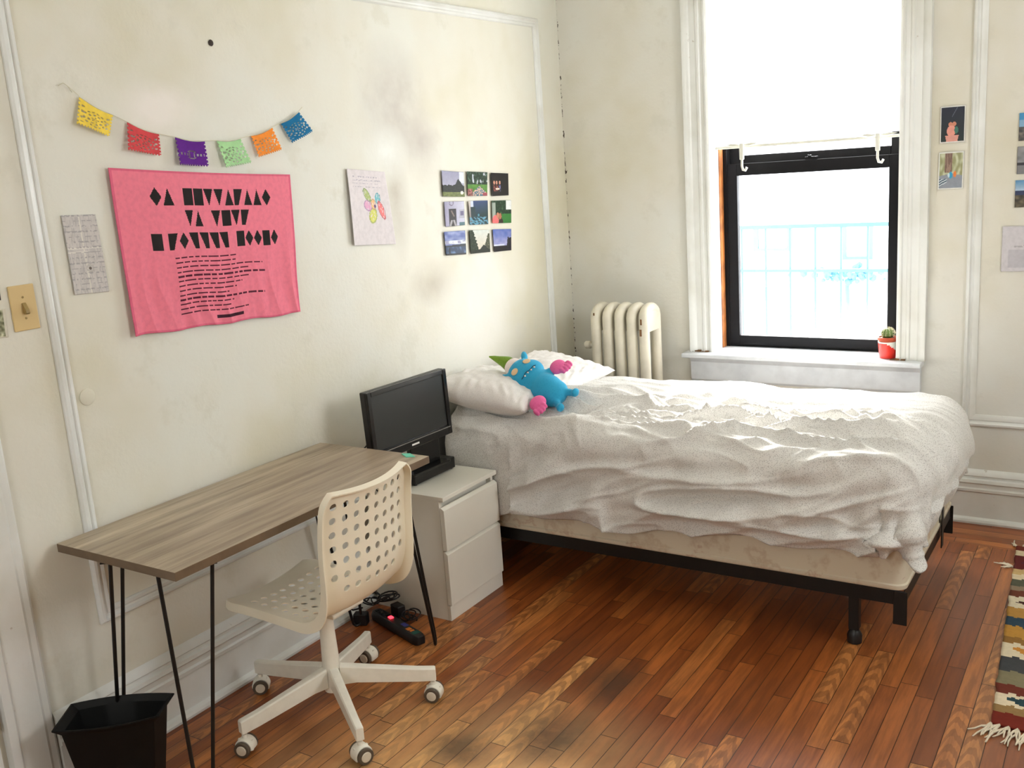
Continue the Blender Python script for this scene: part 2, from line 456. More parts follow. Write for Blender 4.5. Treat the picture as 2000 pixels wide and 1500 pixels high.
# right wall with a big window (outside the frame), front wall behind the camera with another
bm = B(); y0, y1, z0, z1 = -2.45, -1.45, 1.65, 2.65
bx(bm, RX, RX+.15, y1, 0, 0, RZ); bx(bm, RX, RX+.15, RY-.15, y0, 0, RZ)
bx(bm, RX, RX+.15, y0, y1, 0, z0); bx(bm, RX, RX+.15, y0, y1, z1, RZ)
struct(obj('wall_right', bm, M['wall_other']))
bm = B(); x0, x1 = 1.25, 2.15
bx(bm, 0, x0, RY-.15, RY, 0, RZ); bx(bm, x1, RX, RY-.15, RY, 0, RZ)
bx(bm, x0, x1, RY-.15, RY, 0, 1.65); bx(bm, x0, x1, RY-.15, RY, 2.65, RZ)
struct(obj('wall_front', bm, M['wall_other']))
for n, fn, (a0, a1, b0, b1) in (('window_2', lambda a, b, d: (RX+.06+d, a, b), (-2.45, -1.45, 1.65, 2.65)),
                                 ('window_3', lambda a, b, d: (a, RY-.06-d, b), (1.25, 2.15, 1.65, 2.65))):
    e = bpy.data.objects.new(n, None); COL.objects.link(e); e['kind'] = 'structure'
    bm = B(); w = .05; mid = (b0+b1)/2
    for (p0, p1, q0, q1) in ((a0, a1, b0, b0+w), (a0, a1, b1-w, b1), (a0, a0+w, b0+w, b1-w), (a1-w, a1, b0+w, b1-w), (a0+w, a1-w, mid-.02, mid+.02)):
        P8 = [fn(p, q, d) for p in (p0, p1) for q in (q0, q1) for d in (0, .04)]
        v = [bm.verts.new(p) for p in P8]
        for f in ((0, 1, 3, 2), (4, 6, 7, 5), (0, 4, 5, 1), (2, 3, 7, 6), (0, 2, 6, 4), (1, 5, 7, 3)): bm.faces.new([v[i] for i in f])
    obj('window_frame', bm, M['trim'], e)

# door casing at the far left of the left wall, with the door itself beyond it
cas = [(0, 0), (.006, .0), (.018, .012), (.02, .03), (.026, .04), (.026, .118), (.034, .124), (.036, .150), (0, .150)]
bm = B(); prism(bm, cas, lambda a, b, l: (a+.0005, -3.318-b, l), 0, 2.4)
struct(obj('trim_1', bm, M['trim'], bevel=.002))
bm = B(); bx(bm, .001, .012, -4.3, -3.485, .004, 2.36)
d1 = struct(obj('door_1', bm, M['trim'], bevel=.003))
bm = B(); bx(bm, .0125, .03, -3.497, -3.487, .3, .4); obj('door_hinge', bm, M['trim'], d1, bevel=.002)

# baseboards: tall board, cap moulding with grooves, quarter-round shoe
def base_profile():
    return [(0, 0), (.036, 0), (.038, .010), (.034, .020), (.024, .026), (.020, .028), (.020, .150), (.027, .154), (.028, .166), (.021, .172),
            (.022, .190), (.030, .197), (.027, .210), (.016, .215), (.015, .224), (.021, .229), (.018, .240), (.006, .252), (0, .256)]
bm = B(); prism(bm, base_profile(), lambda a, b, l: (a+.0005, l, b), -3.316, -.0005)
struct(obj('baseboard_left', bm, M['trim'], smooth='auto', angle=30))
bm = B(); prism(bm, base_profile(), lambda a, b, l: (l, -a-.0005, b), .04, RX-.001)
struct(obj('baseboard_back', bm, M['trim'], smooth='auto', angle=30))
bm = B(); prism(bm, base_profile(), lambda a, b, l: (RX-a-.0005, l, b), RY+.001, -.04)
struct(obj('baseboard_right', bm, M['trim'], smooth='auto', angle=30))

# panel mouldings (picture-frame mouldings) with mitred corners
def frame_mould(name, corners, to3, w=.045, t=.02):
    prof = [(0, 0), (.0, .008), (.006, .016), (.014, .018), (.020, .009), (.026, .007), (.032, .011), (.040, .010), (w, .004), (w, 0)]
    (a0, b0), (a1, b1) = corners
    bm = B(); ring = []
    for (ca, cb, sa, sb) in ((a0, b0, 1, 1), (a1, b0, -1, 1), (a1, b1, -1, -1), (a0, b1, 1, -1)):
        ring.append([bm.verts.new(to3(ca+sa*p, cb+sb*p, q+.0004)) for p, q in prof])
    n = len(prof)
    for k in range(4):
        A, C = ring[k], ring[(k+1) % 4]
        for i in range(n): bm.faces.new((A[i], A[(i+1) % n], C[(i+1) % n], C[i]))
    return struct(obj(name, bm, M['trim'], smooth='auto', angle=25))
frame_mould('trim_2', ((-3.115, .455), (-.215, 2.49)), lambda a, b, d: (d, a, b))
frame_mould('trim_3', ((2.022, .462), (3.6, 2.60)), lambda a, b, d: (a, -d, b), w=.055)

# small repairs on the left wall
bm = B(); lathe(bm, [(.0, 0), (.026, 0), (.026, .003), (.022, .005), (0, .0055)], 24)
o = obj('wall_patch', bm, M['wall_left'], wl, smooth='auto'); o.rotation_euler = (0, PI/2, 0); o.location = (.0003, -3.03, 1.169)
bm = B(); lathe(bm, [(.0, 0), (.010, 0), (.011, .002), (.004, .004), (0, .004)], 12)
o = obj('screw_hole', bm, M['nail'], wl); o.rotation_euler = (0, PI/2, 0); o.location = (.0003, -2.368, 2.239)

# ------------------------------------------------------------------ window 1
win = bpy.data.objects.new('window_1', None); COL.objects.link(win); win['kind'] = 'structure'
casp = [(0, 0), (0, .020), (.010, .026), (.018, .026), (.024, .018), (.040, .016), (.046, .021), (.056, .021), (.062, .016), (.092, .016), (.100, .024), (.116, .030), (.128, .030), (.130, .0)]
bm = B(); prism(bm, casp, lambda a, b, l: (WX0-a+.004, -b-.0005, l), .757, 2.80); obj('left_casing', bm, M['trim'], win, smooth='auto', angle=25)
bm = B(); prism(bm, casp, lambda a, b, l: (WX1+a-.004, -b-.0005, l), .757, 2.80); obj('right_casing', bm, M['trim'], win, smooth='auto', angle=25)
bm = B(); bx(bm, .69, 1.87, -.034, -.0005, 2.80, 2.93); obj('head_casing', bm, M['trim'], win, bevel=.004)
# stool with a chipped front edge, apron beneath
bm = B()
st = [(-.085, .733), (-.088, .738), (-.088, .752), (-.083, .757), (.16, .757), (.16, .733)]
prism(bm, st, lambda a, b, l: (l, a, b), .682, 1.852)
obj('stool', bm, M['sill'], win, bevel=.003)
bm = B(); ap = [(0, .60), (-.018, .60), (-.030, .612), (-.034, .625), (-.034, .705), (-.042, .718), (-.055, .732), (0, .732)]
prism(bm, ap, lambda a, b, l: (l, a-.0005, b), .712, 1.842); obj('apron', bm, M['sill'], win, smooth='auto', angle=25)
bm = B()
for cx, w in ((.756, .05), (1.735, .03)):
    for k in range(5): bx(bm, cx-w+k*w*.42, cx-w+k*w*.42+.018, -.030+.004*(k % 2), -.012, .7575, .7600+.003*(k % 3))
obj('paint_damage', bm, M['chip'], win)
# jamb liners
bm = B(); bx(bm, WX0-.001, WX0+.004, 0, .10, .757, WZ1); bx(bm, WX1-.004, WX1+.001, 0, .11, .757, WZ1); bx(bm, WX0, WX1, 0, .12, WZ1-.005, WZ1)
obj('jamb', bm, M['sill'], win)
bm = B(); bx(bm, WX0-.001, WX0+.010, .101, .150, .757, 1.80); obj('worn_jamb_strip', bm, M['old_wood'], win, bevel=.003)
# outer black frame tracks
bm = B(); bx(bm, WX0+.001, WX0+.028, .151, .245, .75, WZ1); bx(bm, WX1-.028, WX1-.001, .112, .245, .75, WZ1); bx(bm, WX0+.028, WX1-.028, .161, .245, .735, .765)
obj('track', bm, M['sash'], win, bevel=.002)
# lower sash
bm = B(); a0, a1, c0, c1 = .862, 1.705, .766, 1.700; w = .052
bx(bm, a0, a0+w, .150, .185, c0, c1); bx(bm, a1-w, a1, .150, .185, c0, c1)
bx(bm, a0+w, a1-w, .150, .185, c0, c0+.052); bx(bm, a0+w, a1-w, .150, .185, c1-.060, c1)
sash = obj('lower_sash', bm, M['sash'], win, bevel=.003)
bm = B(); bx(bm, 1.26, 1.32, .148, .178, c1, c1+.014); bx(bm, 1.275, 1.29, .140, .160, c1+.014, c1+.022); obj('sash_lock', bm, M['sash'], sash, bevel=.002)
bm = B(); bx(bm, a0+w-.004, a1-w+.004, .166, .169, c0+.048, c1-.056); obj('pane', bm, M['glass'], sash)
bm = B(); c0, c1 = 1.685, 2.74
bx(bm, a0, a0+w, .192, .225, c0, c1); bx(bm, a1-w, a1, .192, .225, c0, c1)
bx(bm, a0+w, a1-w, .192, .225, c0, c0+.055); bx(bm, a0+w, a1-w, .192, .225, c1-.06, c1)
us = obj('upper_sash', bm, M['sash'], win, bevel=.003)
bm = B(); bx(bm, a0+w-.004, a1-w+.004, .207, .210, c0+.05, c1-.056); obj('pane', bm, M['glass'], us)

# roller shade with hem bar and two clips
sh = thing('roller_shade', 'white translucent roller shade pulled halfway down inside the window', 'shade')
def shp(u, v):
    x = .842+u*.878; z = 2.70-v*(2.70-1.79)
    return (x, .045+.004*math.sin(u*7)*v+.003*math.sin(v*9), z + .012*u*v)
bm = B(); V = [[bm.verts.new(shp(i/24, j/24)) for i in range(25)] for j in range(25)]
for j in range(24):
    for i in range(24): bm.faces.new((V[j][i], V[j][i+1], V[j+1][i+1], V[j+1][i]))
o = obj('shade_fabric', bm, M['shade'], sh, smooth=True)
bm = B(); tube(bm, [(.842, .045, 2.715), (1.72, .045, 2.715)], .02, 16); obj('roller', bm, M['sill'], sh, smooth='auto')
bm = B(); bx(bm, .843, 1.719, .040, .052, 1.776, 1.790); hb = obj('hem_bar', bm, M['pot_white'], sh, bevel=.003)
for x, lab in ((.985, 'white plastic clip on the left end of the shade hem'), (1.628, 'white plastic clip on the right end of the shade hem')):
    c = thing('shade_clip', lab, 'clip', 'clips on the shade hem')
    bm = B(); bx(bm, x-.010, x+.010, .020, .0395, 1.72, 1.80)
    obj('clip_body', bm, M['pot_white'], c, bevel=.004)
    bm = B(); tube(bm, [(x, .03, 1.72), (x, .028, 1.69), (x+.006, .024, 1.672), (x+.02, .02, 1.668), (x+.028, .02, 1.682)], .006, 8)
    obj('clip_hook', bm, M['pot_white'], c, smooth=True)
    bm = B()
    for s in (-1, 1):
        v = [bm.verts.new(p) for p in ((x, .026, 1.792), (x+s*.045, .024, 1.800), (x+s*.085, .026, 1.796), (x+s*.04, .024, 1.786), (x, .036, 1.792), (x+s*.045, .036, 1.800), (x+s*.085, .034, 1.796), (x+s*.04, .036, 1.786))]
        for f in ((0, 1, 2, 3), (7, 6, 5, 4), (0, 4, 5, 1), (1, 5, 6, 2), (2, 6, 7, 3), (3, 7, 4, 0)): bm.faces.new([v[i] for i in f])
    obj('clip_wing', bm, M['pot_white'], c)

# things outside the window: iron fence of a fire escape and a facade
f = thing('iron_railing', 'pale blue iron railing outside the window, washed out by daylight', 'railing')
bm = B(); bx(bm, .1, 2.4, 1.50, 1.53, 1.26, 1.285); bx(bm, .1, 2.4, 1.50, 1.53, .98, 1.0); bx(bm, .1, 2.4, 1.50, 1.53, .30, .33); obj('rail', bm, M['fence'], f)
for k in range(15):
    bm = B(); x = .12+k*.16; bx(bm, x, x+.012, 1.509, 1.521, .33, .98); bx(bm, x, x+.012, 1.509, 1.521, 1.0, 1.26); obj('baluster', bm, M['fence'], f)
for x in (.102, 2.385):
    bm = B(); bx(bm, x, x+.014, 1.535, 1.555, -1.0, 1.285); obj('post', bm, M['fence'], f)
h = thing('apartment_building', 'washed-out pale building seen through the window beyond the railing', 'building')
bm = B(); bx(bm, -8, 6, 9.0, 11, -6, 3.2)
obj('wall', bm, M['facade'], h)
for x, z, w, hh in ((-2.05, .35, .55, .37), (-.83, .22, .42, .45), (-3.4, .3, .5, .4), (.5, .25, .5, .42), (-2.05, -1.6, .5, .4), (-.83, -1.6, .42, .42)):
    bm = B(); bx(bm, x, x+.07, 8.96, 8.998, z, z+hh); bx(bm, x+w-.07, x+w, 8.96, 8.998, z, z+hh); bx(bm, x+.07, x+w-.07, 8.96, 8.998, z, z+.04)
    obj('window_frame', bm, M['facade_window'], h)
bu = thing('shrub', 'faint blue-green shrub seen outside the window under a pale facade window', 'shrub')
bm = B(); rnd = random.Random(2)
for k in range(60):
    c_ = Vector((-.65+rnd.gauss(0, .22), 8.6+rnd.uniform(-.2, .2), .06+rnd.gauss(0, .05))); r_ = rnd.uniform(.02, .06)
    ell_ = bmesh.ops.create_icosphere(bm, subdivisions=1, radius=r_); bmesh.ops.translate(bm, vec=c_, verts=ell_['verts'])
obj('foliage', bm, M['fence'], bu)
bm = B(); tube(bm, [(-.65, 8.6, .0), (-.63, 8.62, -1.0), (-.66, 8.6, -5.9)], .03, 6); obj('stem', bm, M['fence'], bu)

# ------------------------------------------------------------------ cactus
c = thing('potted_cactus', 'round cactus in a red and white pot on the window sill', 'plant', loc=(1.683, .028, .7572))
def potmi(i, k):
    a = 2*PI*k/40 - PI*.80; zz = i/12.0
    return 1 if zz < .62+.38*math.sin(a) else 0
prof = [(.030, 0), (.036, .001)] + [(.037+.006*j/12, .002+.078*j/12) for j in range(13)] + [(.040, .080), (.037, .070)]
bm = B(); lathe(bm, prof, 40, mi=lambda i, k: potmi(max(i-1, 0), k)); obj('glazed_pot', bm, None, c, smooth='auto', mats=[M['pot_white'], M['pot_red']])
bm = B(); lathe(bm, [(.030, .071), (.0395, .074), (.040, .085), (.045, .087), (.045, .100), (.040, .101), (.038, .093), (.0, .092)], 32); obj('inner_pot', bm, M['terracotta'], c, smooth='auto')
bm = B(); lathe(bm, [(.0, .0925), (.037, .0925), (.034, .096), (.0, .098)], 24); obj('soil', bm, M['soil'], c, smooth=True)
bm = B(); rings = []
for j in range(13):
    ph = PI*j/12; rings.append([])
    for k in range(48):
        a = 2*PI*k/48; r = .027*math.sin(ph)*(1+.10*math.cos(12*a)) + 1e-4
        rings[-1].append(bm.verts.new((r*math.cos(a), r*math.sin(a), .116+.026*math.cos(ph))))
for a_, b_ in zip(rings, rings[1:]):
    for k in range(48): bm.faces.new((a_[k], a_[(k+1) % 48], b_[(k+1) % 48], b_[k]))
cb = obj('cactus_body', bm, M['cactus'], c, smooth=True)
bm = B()
for k in range(12):
    for j in range(2, 9):
        ph = PI*j/14; a = 2*PI*k/12; p = Vector((.0295*math.sin(ph)*math.cos(a), .0295*math.sin(ph)*math.sin(a), .116+.0262*math.cos(ph)))
        for s in range(3):
            d = (p-Vector((0, 0, .116))).normalized()+Vector((random.uniform(-.6, .6), random.uniform(-.6, .6), random.uniform(-.4, .6)))
            tube(bm, [p, p+d.normalized()*.009], .0005, 3)
obj('spines', bm, M['spine'], cb)

# ------------------------------------------------------------------ radiator
rad = thing('radiator', 'old white cast-iron radiator with five sections between bed and window', 'radiator', loc=(0, 0, 0))
NS, px0, pitch_ = 5, .296, .0685
for k in range(NS):
    cx = px0+k*pitch_
    bm = B()
    # two vertical columns joined by an arched top and a bottom header
    yf, yb, zt, zb = -.285, -.145, 1.030, .10
    path = []
    for i in range(7): path.append((cx, yf, zb+.02+(zt-.06-zb-.02)*i/6))
    for i in range(1, 8):
        a = PI*i/8
        path.append((cx, (yf+yb)/2-(yb-yf)/2*math.cos(a), zt-.06+.045*math.sin(a)))
    for i in range(7): path.append((cx, yb, zt-.06-(zt-.06-zb-.02)*i/6))
    tube(bm, path, .0275, 14)
    # web that fills the section near the top and bottom
    def slab(z0, z1, hw):
        pts = [(-hw, yf), (-hw, yb), (hw, yb), (hw, yf)]
        A = [bm.verts.new((cx+a, b, z0)) for a, b in pts]; C_ = [bm.verts.new((cx+a, b, z1)) for a, b in pts]
        for q in range(4): bm.faces.new((A[q], A[(q+1) % 4], C_[(q+1) % 4], C_[q]))
        bm.faces.new(A[::-1]); bm.faces.new(C_)
    slab(.11, .20, .022); slab(.90, zt-.03, .024)
    s_ = obj('radiator_section', bm, M['radiator'], rad, smooth='auto', angle=50)
    if k < NS-1:
        for z in (.15, .94):
            bm = B(); tube(bm, [(cx+.020, -.215, z), (cx+pitch_-.020, -.215, z)], .028, 14)
            obj('nipple', bm, M['radiator'], rad, smooth='auto')
for x in (px0, px0+4*pitch_):
    for y in (-.285, -.145):
        bm = B(); lathe(bm, [(.022, 0), (.018, .02), (.020, .06), (.028, .125)], 12, (x, y, 0.0)); obj('foot', bm, M['radiator'], rad, smooth='auto')
bm = B(); tube(bm, [(px0-.028, -.27, .82), (px0-.045, -.27, .82)], .013, 12); tube(bm, [(px0-.040, -.27, .82), (px0-.048, -.27, .82), (px0-.072, -.27, .82), (px0-.078, -.27, .82)], .02, 16, radii=[.014, .021, .021, .016])
obj('air_valve', bm, M['radiator'], rad, smooth='auto')
for (x, z, w, hh) in ((.566, .955, .010, .03), (.562, .90, .012, .035), (.300, .99, .008, .014)):
    bm = B(); bx(bm, x-w/2, x+w/2, -.3135, -.3110, z-hh/2, z+hh/2)
    obj('paint_chip', bm, M['chip'], rad, bevel=.001)

# ------------------------------------------------------------------ nightstand
ns = thing('nightstand', 'white two-drawer nightstand between desk and bed', 'nightstand')
NX, NY0, NY1, NH = .437, -1.885, -1.505, .5225
bm = B()
bx(bm, .045, NX-.022, NY0, NY0+.016, 0, NH-.018); bx(bm, .045, NX-.022, NY1-.016, NY1, 0, NH-.018)
bx(bm, .045, .055, NY0+.016, NY1-.016, .03, NH-.018); bx(bm, .055, NX-.022, NY0+.016, NY1-.016, .04, .05)
obj('carcass', bm, M['malm'], ns, bevel=.001)
bm = B(); bx(bm, .045, NX, NY0, NY1, NH-.018, NH); obj('top_panel', bm, M['malm'], ns, bevel=.0015)
bm = B(); bx(bm, NX-.0215, NX-.008, NY0, NY1, 0.0, .064); obj('plinth', bm, M['malm'], ns, bevel=.001)
bm = B(); bx(bm, NX-.06, NX-.045, NY0+.0165, NY1-.0165, .05, NH-.0185); obj('inner_rail', bm, M['malm'], ns)
for z0, z1 in ((.068, .283), (.300, .468)):
    bm = B()
    prism(bm, [(NX-.020, z0), (NX, z0), (NX, z1), (NX-.014, z1+.010), (NX-.020, z1+.010)], lambda a, b, l: (a, l, b), NY0, NY1)
    obj('drawer', bm, M['malm'], ns, bevel=.0012)

# set-top box / sound bar on the nightstand
box = thing('media_box', 'long black box lying under the television on the nightstand', 'media box', loc=(.195, -1.675, NH+.0005), rot=(0, 0, math.radians(-1)))
bm = B(); bx(bm, -.055, .055, -.135, .135, .004, .052); obj('box_body', bm, M['dark'], box, bevel=.004)
for x in (-.04, .04):
    for y in (-.12, .12):
        bm = B(); lathe(bm, [(.008, 0), (.008, .0045)], 10, (x, y, 0)); obj('foot', bm, M['dark'], box)

# television
tv = thing('television', 'small black flat television on the nightstand facing the room', 'television', loc=(.225, -1.715, NH+.0535), rot=(0, 0, math.radians(-3)))
bm = B(); prism(bm, [(-.085, -.13), (.085, -.13), (.09, -.12), (.09, .10), (.085, .11), (-.085, .11), (-.09, .10), (-.09, -.12)], lambda a, b, l: (a*.6, b, l), 0, .010)
obj('stand_base', bm, M['gloss_black'], tv, bevel=.002)
bm = B(); prism(bm, [(-.01, -.09), (.012, -.09), (.012, .09), (-.01, .09)], lambda a, b, l: (a, b, l), .010, .13)
obj('stand_neck', bm, M['gloss_black'], tv, bevel=.003)
bm = B()
W2, Z0, Z1 = .237, .112, .388
def tvp(x, y, z): return (x + .03 - (z-Z0)*.04, y-.085, z)
# body with a stepped bezel
def quadbox(bm, x0, x1, y0, y1, z0, z1):
    v = [bm.verts.new(tvp(x, y, z)) for x in (x0, x1) for y in (y0, y1) for z in (z0, z1)]
    for f_ in ((0, 1, 3, 2), (4, 6, 7, 5), (0, 4, 5, 1), (2, 3, 7, 6), (0, 2, 6, 4), (1, 5, 7, 3)): bm.faces.new([v[i] for i in f_])
quadbox(bm, -.030, -.002, -W2, W2, Z0, Z1)
body = obj('television_housing', bm, M['dark'], tv, bevel=.004)
bm = B()
quadbox(bm, -.0018, .010, -W2, -W2+.022, Z0, Z1); quadbox(bm, -.0018, .010, W2-.022, W2, Z0, Z1)
quadbox(bm, -.0018, .010, -W2+.0222, W2-.0222, Z1-.020, Z1); quadbox(bm, -.0018, .010, -W2+.0222, W2-.0222, Z0, Z0+.040)
obj('bezel', bm, M['gloss_black'], tv, bevel=.003)
bm = B(); quadbox(bm, -.0015, .004, -W2+.0224, W2-.0224, Z0+.0403, Z1-.0203); obj('screen', bm, M['screen'], tv)
bm = B(); quadbox(bm, .0101, .0122, -W2+.024, W2-.014, Z0+.030, Z0+.034); obj('silver_strip', bm, M['silver'], tv)
bm = B(); quadbox(bm, .0102, .0108, -.022, .022, Z0+.012, Z0+.019); obj('logo', bm, M['paper_white'], tv)
cu = bpy.data.objects
bm = B(); tube(bm, [tvp(-.03, -W2+.03, Z0+.08), tvp(-.05, -W2+.005, Z0+.05), tvp(-.06, -W2-.008, Z0-.01), tvp(-.07, -W2+.01, Z0-.08), tvp(-.075, -W2+.09, Z0-.16), tvp(-.08, -W2+.13, Z0-.19)], .003, 8)
obj('power_cable', bm, M['dark'], tv, smooth=True)

# ------------------------------------------------------------------ desk
desk = thing('desk', 'narrow grey-brown wooden desk on black hairpin legs against the wall', 'desk')
DX0, DX1, DY0, DY1, DT = .0285, .5600, -3.224, -2.0995, .769
bm = B(); bx(bm, DX0, DX1, DY0, DY1, DT-.026, DT)
top = obj('tabletop', bm, None, desk, mats=[M['desk'], M['desk_edge']], bevel=.0012)
for p in top.data.polygons:
    if abs(p.normal.z) < .5: p.material_index = 1
def hairpin(a, b, foot, r=.0058):
    bm = B(); zt = DT-.030
    A, Bv, Fo = Vector((a[0], a[1], zt)), Vector((b[0], b[1], zt)), Vector((foot[0], foot[1], .030))
    d = (Bv-A); d.z = 0; d.normalize()
    pts = [A.lerp(Fo-d*.019, t) for t in (0, .33, .66, .97)]
    for k in range(1, 6):
        an = PI*k/6; pts.append(Fo + d*(-.019*math.cos(an)) + Vector((0, 0, -.0235*math.sin(an))))
    pts += [Bv.lerp(Fo+d*.019, t) for t in (.97, .66, .33, 0)]
    tube(bm, pts, r, 10)
    c_ = (A+Bv)/2
    n_ = Vector((-d.y, d.x, 0))
    v = [bm.verts.new(c_ + d*s*.085 + n_*q*.022 + Vector((0, 0, z_))) for s in (-1, 1) for q in (-1, 1) for z_ in (-.001, .0035)]
    for f_ in ((0, 1, 3, 2), (4, 6, 7, 5), (0, 4, 5, 1), (2, 3, 7, 6), (0, 2, 6, 4), (1, 5, 7, 3)): bm.faces.new([v[i] for i in f_])
    return obj('hairpin_leg', bm, M['black_metal'], desk, smooth='auto')
hairpin((.445, -3.195), (.530, -3.075), (.492, -3.185))
hairpin((.235, -3.195), (.158, -3.098), (.100, -3.180))
hairpin((.452, -2.135), (.530, -2.250), (.492, -2.078))
hairpin((.150, -2.135), (.090, -2.250), (.105, -2.085))
nt = B(); v = [nt.verts.new(p) for p in ((.448, -2.118, DT+.0006), (.492, -2.145, DT+.0006), (.520, -2.130, DT+.0006), (.478, -2.104, DT+.0006))]
nt.faces.new(v); r_ = bmesh.ops.extrude_face_region(nt, geom=nt.faces[:]); bmesh.ops.translate(nt, vec=(0, 0, .003), verts=[e for e in r_['geom'] if isinstance(e, bmesh.types.BMVert)])
tag(obj('sticky_note_pad', nt, M['mint']), 'mint green pad of notes on the far right corner of the desk', 'note pad')

# ------------------------------------------------------------------ chair
ch = thing('swivel_chair', 'ivory plastic swivel chair with round holes in seat and back', 'chair', loc=(.46, -2.6, 0))
def catmull(P, t):
    n = len(P)-1; f = min(max(t, 0), 1)*n; i = min(int(f), n-1); f -= i
    p0, p1, p2, p3 = P[max(i-1, 0)], P[i], P[i+1], P[min(i+2, n)]
    return tuple(.5*((2*b)+(-a+c_)*f+(2*a-5*b+4*c_-d)*f*f+(-a+3*b-3*c_+d)*f**3) for a, b, c_, d in zip(p0, p1, p2, p3))
# profile (x,z) of the shell from seat front to the top of the back, in chair coordinates (x toward the room)
PROF = [(-.262, .436), (-.20, .438), (-.12, .436), (-.03, .432), (.05, .430), (.115, .436), (.165, .466), (.192, .52), (.204, .59), (.208, .66), (.214, .73), (.224, .80), (.238, .862)]
LEN = len(PROF)-1
_n = 400; _p = [catmull(PROF, k/_n) for k in range(_n+1)]; _L = [0.0]
for _a, _b in zip(_p, _p[1:]): _L.append(_L[-1]+math.dist(_a, _b))
def arc(v):
    t = max(0, min(1, v))*_L[-1]; lo, hi = 0, _n
    while hi-lo > 1:
        mid_ = (lo+hi)//2
        if _L[mid_] <= t: lo = mid_
        else: hi = mid_
    return (lo+(t-_L[lo])/max(_L[hi]-_L[lo], 1e-9))/_n
def shell(u, v):
    """u -1..1 across, v 0..1 along the profile"""
    x, z = catmull(PROF, arc(v))
    x2, z2 = catmull(PROF, arc(v+.012)); x1, z1 = catmull(PROF, arc(v-.012))
    tx, tz = x2-x1, z2-z1; l = math.hypot(tx, tz); nx_, nz_ = tz/l, -tx/l    # pointing down (seat) / backward (back)
    back = max(0, min(1, (v-.46)/.18))
    # half width narrows a little to the top and front, rounded corners
    hw = .198 - .006*math.sin(v*PI*2) + .0*back
    if v > .93: hw -= .030*((v-.93)/.07)**2.5
    if v < .07: hw -= .020*((.07-v)/.07)**2
    dish = (1-u*u)*(.020*(1-back) + .036*back)
    return Vector((x+nx_*dish, u*hw, z+nz_*dish)), Vector((nx_, 0, nz_))
bm = B()
NU, NV = 8, 17           # hole cells
cache = {}
U0, V0, V1 = .88, .035, .972
def sv(u, v):
    key = (round(u, 5), round(v, 5))
    if key not in cache: cache[key] = bm.verts.new(shell(u, v)[0])
    return cache[key]
du, dv = 2*U0/NU, (V1-V0)/NV
for j in range(NV):
    for i in range(NU):
        ua, va = -U0+i*du, V0+j*dv
        ring = []
        for k in range(4): ring.append((ua+du*k/4, va))
        for k in range(4): ring.append((ua+du, va+dv*k/4))
        for k in range(4): ring.append((ua+du*(1-k/4), va+dv))
        for k in range(4): ring.append((ua, va+dv*(1-k/4)))
        R_ = [sv(*p) for p in ring]
        holed = j not in (8, 9) and not (j == 0) and not (j == NV-1 and False)
        if j in (7, 10) and i in (0, NU-1): holed = False
        uc, vc = ua+du/2, va+dv/2
        if holed:
            seg = LEN*0+1
            a_ = shell(uc, vc-.01)[0]; b_ = shell(uc, vc+.01)[0]; mv = (a_-b_).length/.02
            rad_ = .0117
            C_ = []
            for k in range(16):
                p = ring[k]; an = math.atan2((p[1]-vc)/dv, (p[0]-uc)/du)
                C_.append(bm.verts.new(shell(uc+rad_/.198*math.cos(an), vc+rad_/mv*math.sin(an))[0]))
            for k in range(16): bm.faces.new((R_[k], R_[(k+1) % 16], C_[(k+1) % 16], C_[k]))
        else:
            g = [[sv(ua+du*a/4, va+dv*b/4) if (a in (0, 4) or b in (0, 4)) else bm.verts.new(shell(ua+du*a/4, va+dv*b/4)[0]) for a in range(5)] for b in range(5)]
            for b in range(4):
                for a in range(4): bm.faces.new((g[b][a], g[b][a+1], g[b+1][a+1], g[b+1][a]))
# rim strip from the perforated field to the edge, then a lip folded backward
def rimpos(u, v, o_):
    """o_: 0 field edge .. 1 shell edge .. 2 folded lip"""
    P_, N_ = shell(u, v); return P_, N_
per = []
for k in range(4*NU): per.append((-U0+du*k/4, V0, 0, -1))
for k in range(4*NV): per.append((U0, V0+dv*k/4, 1, 0))
for k in range(4*NU): per.append((U0-du*k/4, V1, 0, 1))
for k in range(4*NV): per.append((-U0, V1-dv*k/4, -1, 0))
def outer(u, v, a):
    su = u/U0; svv = (v-(V0+V1)/2)/((V1-V0)/2)
    uu = su*(U0+(1-U0)*a); vv = (V0+V1)/2+svv*((V1-V0)/2+(.028 if svv > 0 else .035)*a)
    return uu, min(max(vv, 0), 1)
rings = [[sv(u, v) for u, v, _, _ in per]]
for a, lip, inset in ((.6, 0, 0), (1.0, .002, 0), (1.0, .010, -.004), (1.0, .022, -.007)):
    rr_ = []
    for u, v, _, _ in per:
        uu, vv = outer(u, v, a); P_, N_ = shell(uu, vv)
        cen = shell(0, .5)[0]
        bk = max(0, min(1, (vv-.35)/.3)); L_ = lip*(1.25+.5*math.exp(-((vv-.52)/.12)**2))
        q = P_ + N_*L_ + Vector((0, (-inset)*(1 if uu > 0 else -1)*(abs(uu) > .9), 0))
        rr_.append(bm.verts.new(q))
    rings.append(rr_)
for a_, b_ in zip(rings, rings[1:]):
    n = len(a_)
    for k in range(n): bm.faces.new((a_[k], a_[(k+1) % n], b_[(k+1) % n], b_[k]))
shell_o = obj('seat_shell', bm, M['chair'], ch, smooth=True)
sm = shell_o.modifiers.new('solid', 'SOLIDIFY'); sm.thickness = .0045; sm.offset = 0
es = shell_o.modifiers.new('split', 'EDGE_SPLIT'); es.split_angle = math.radians(50)
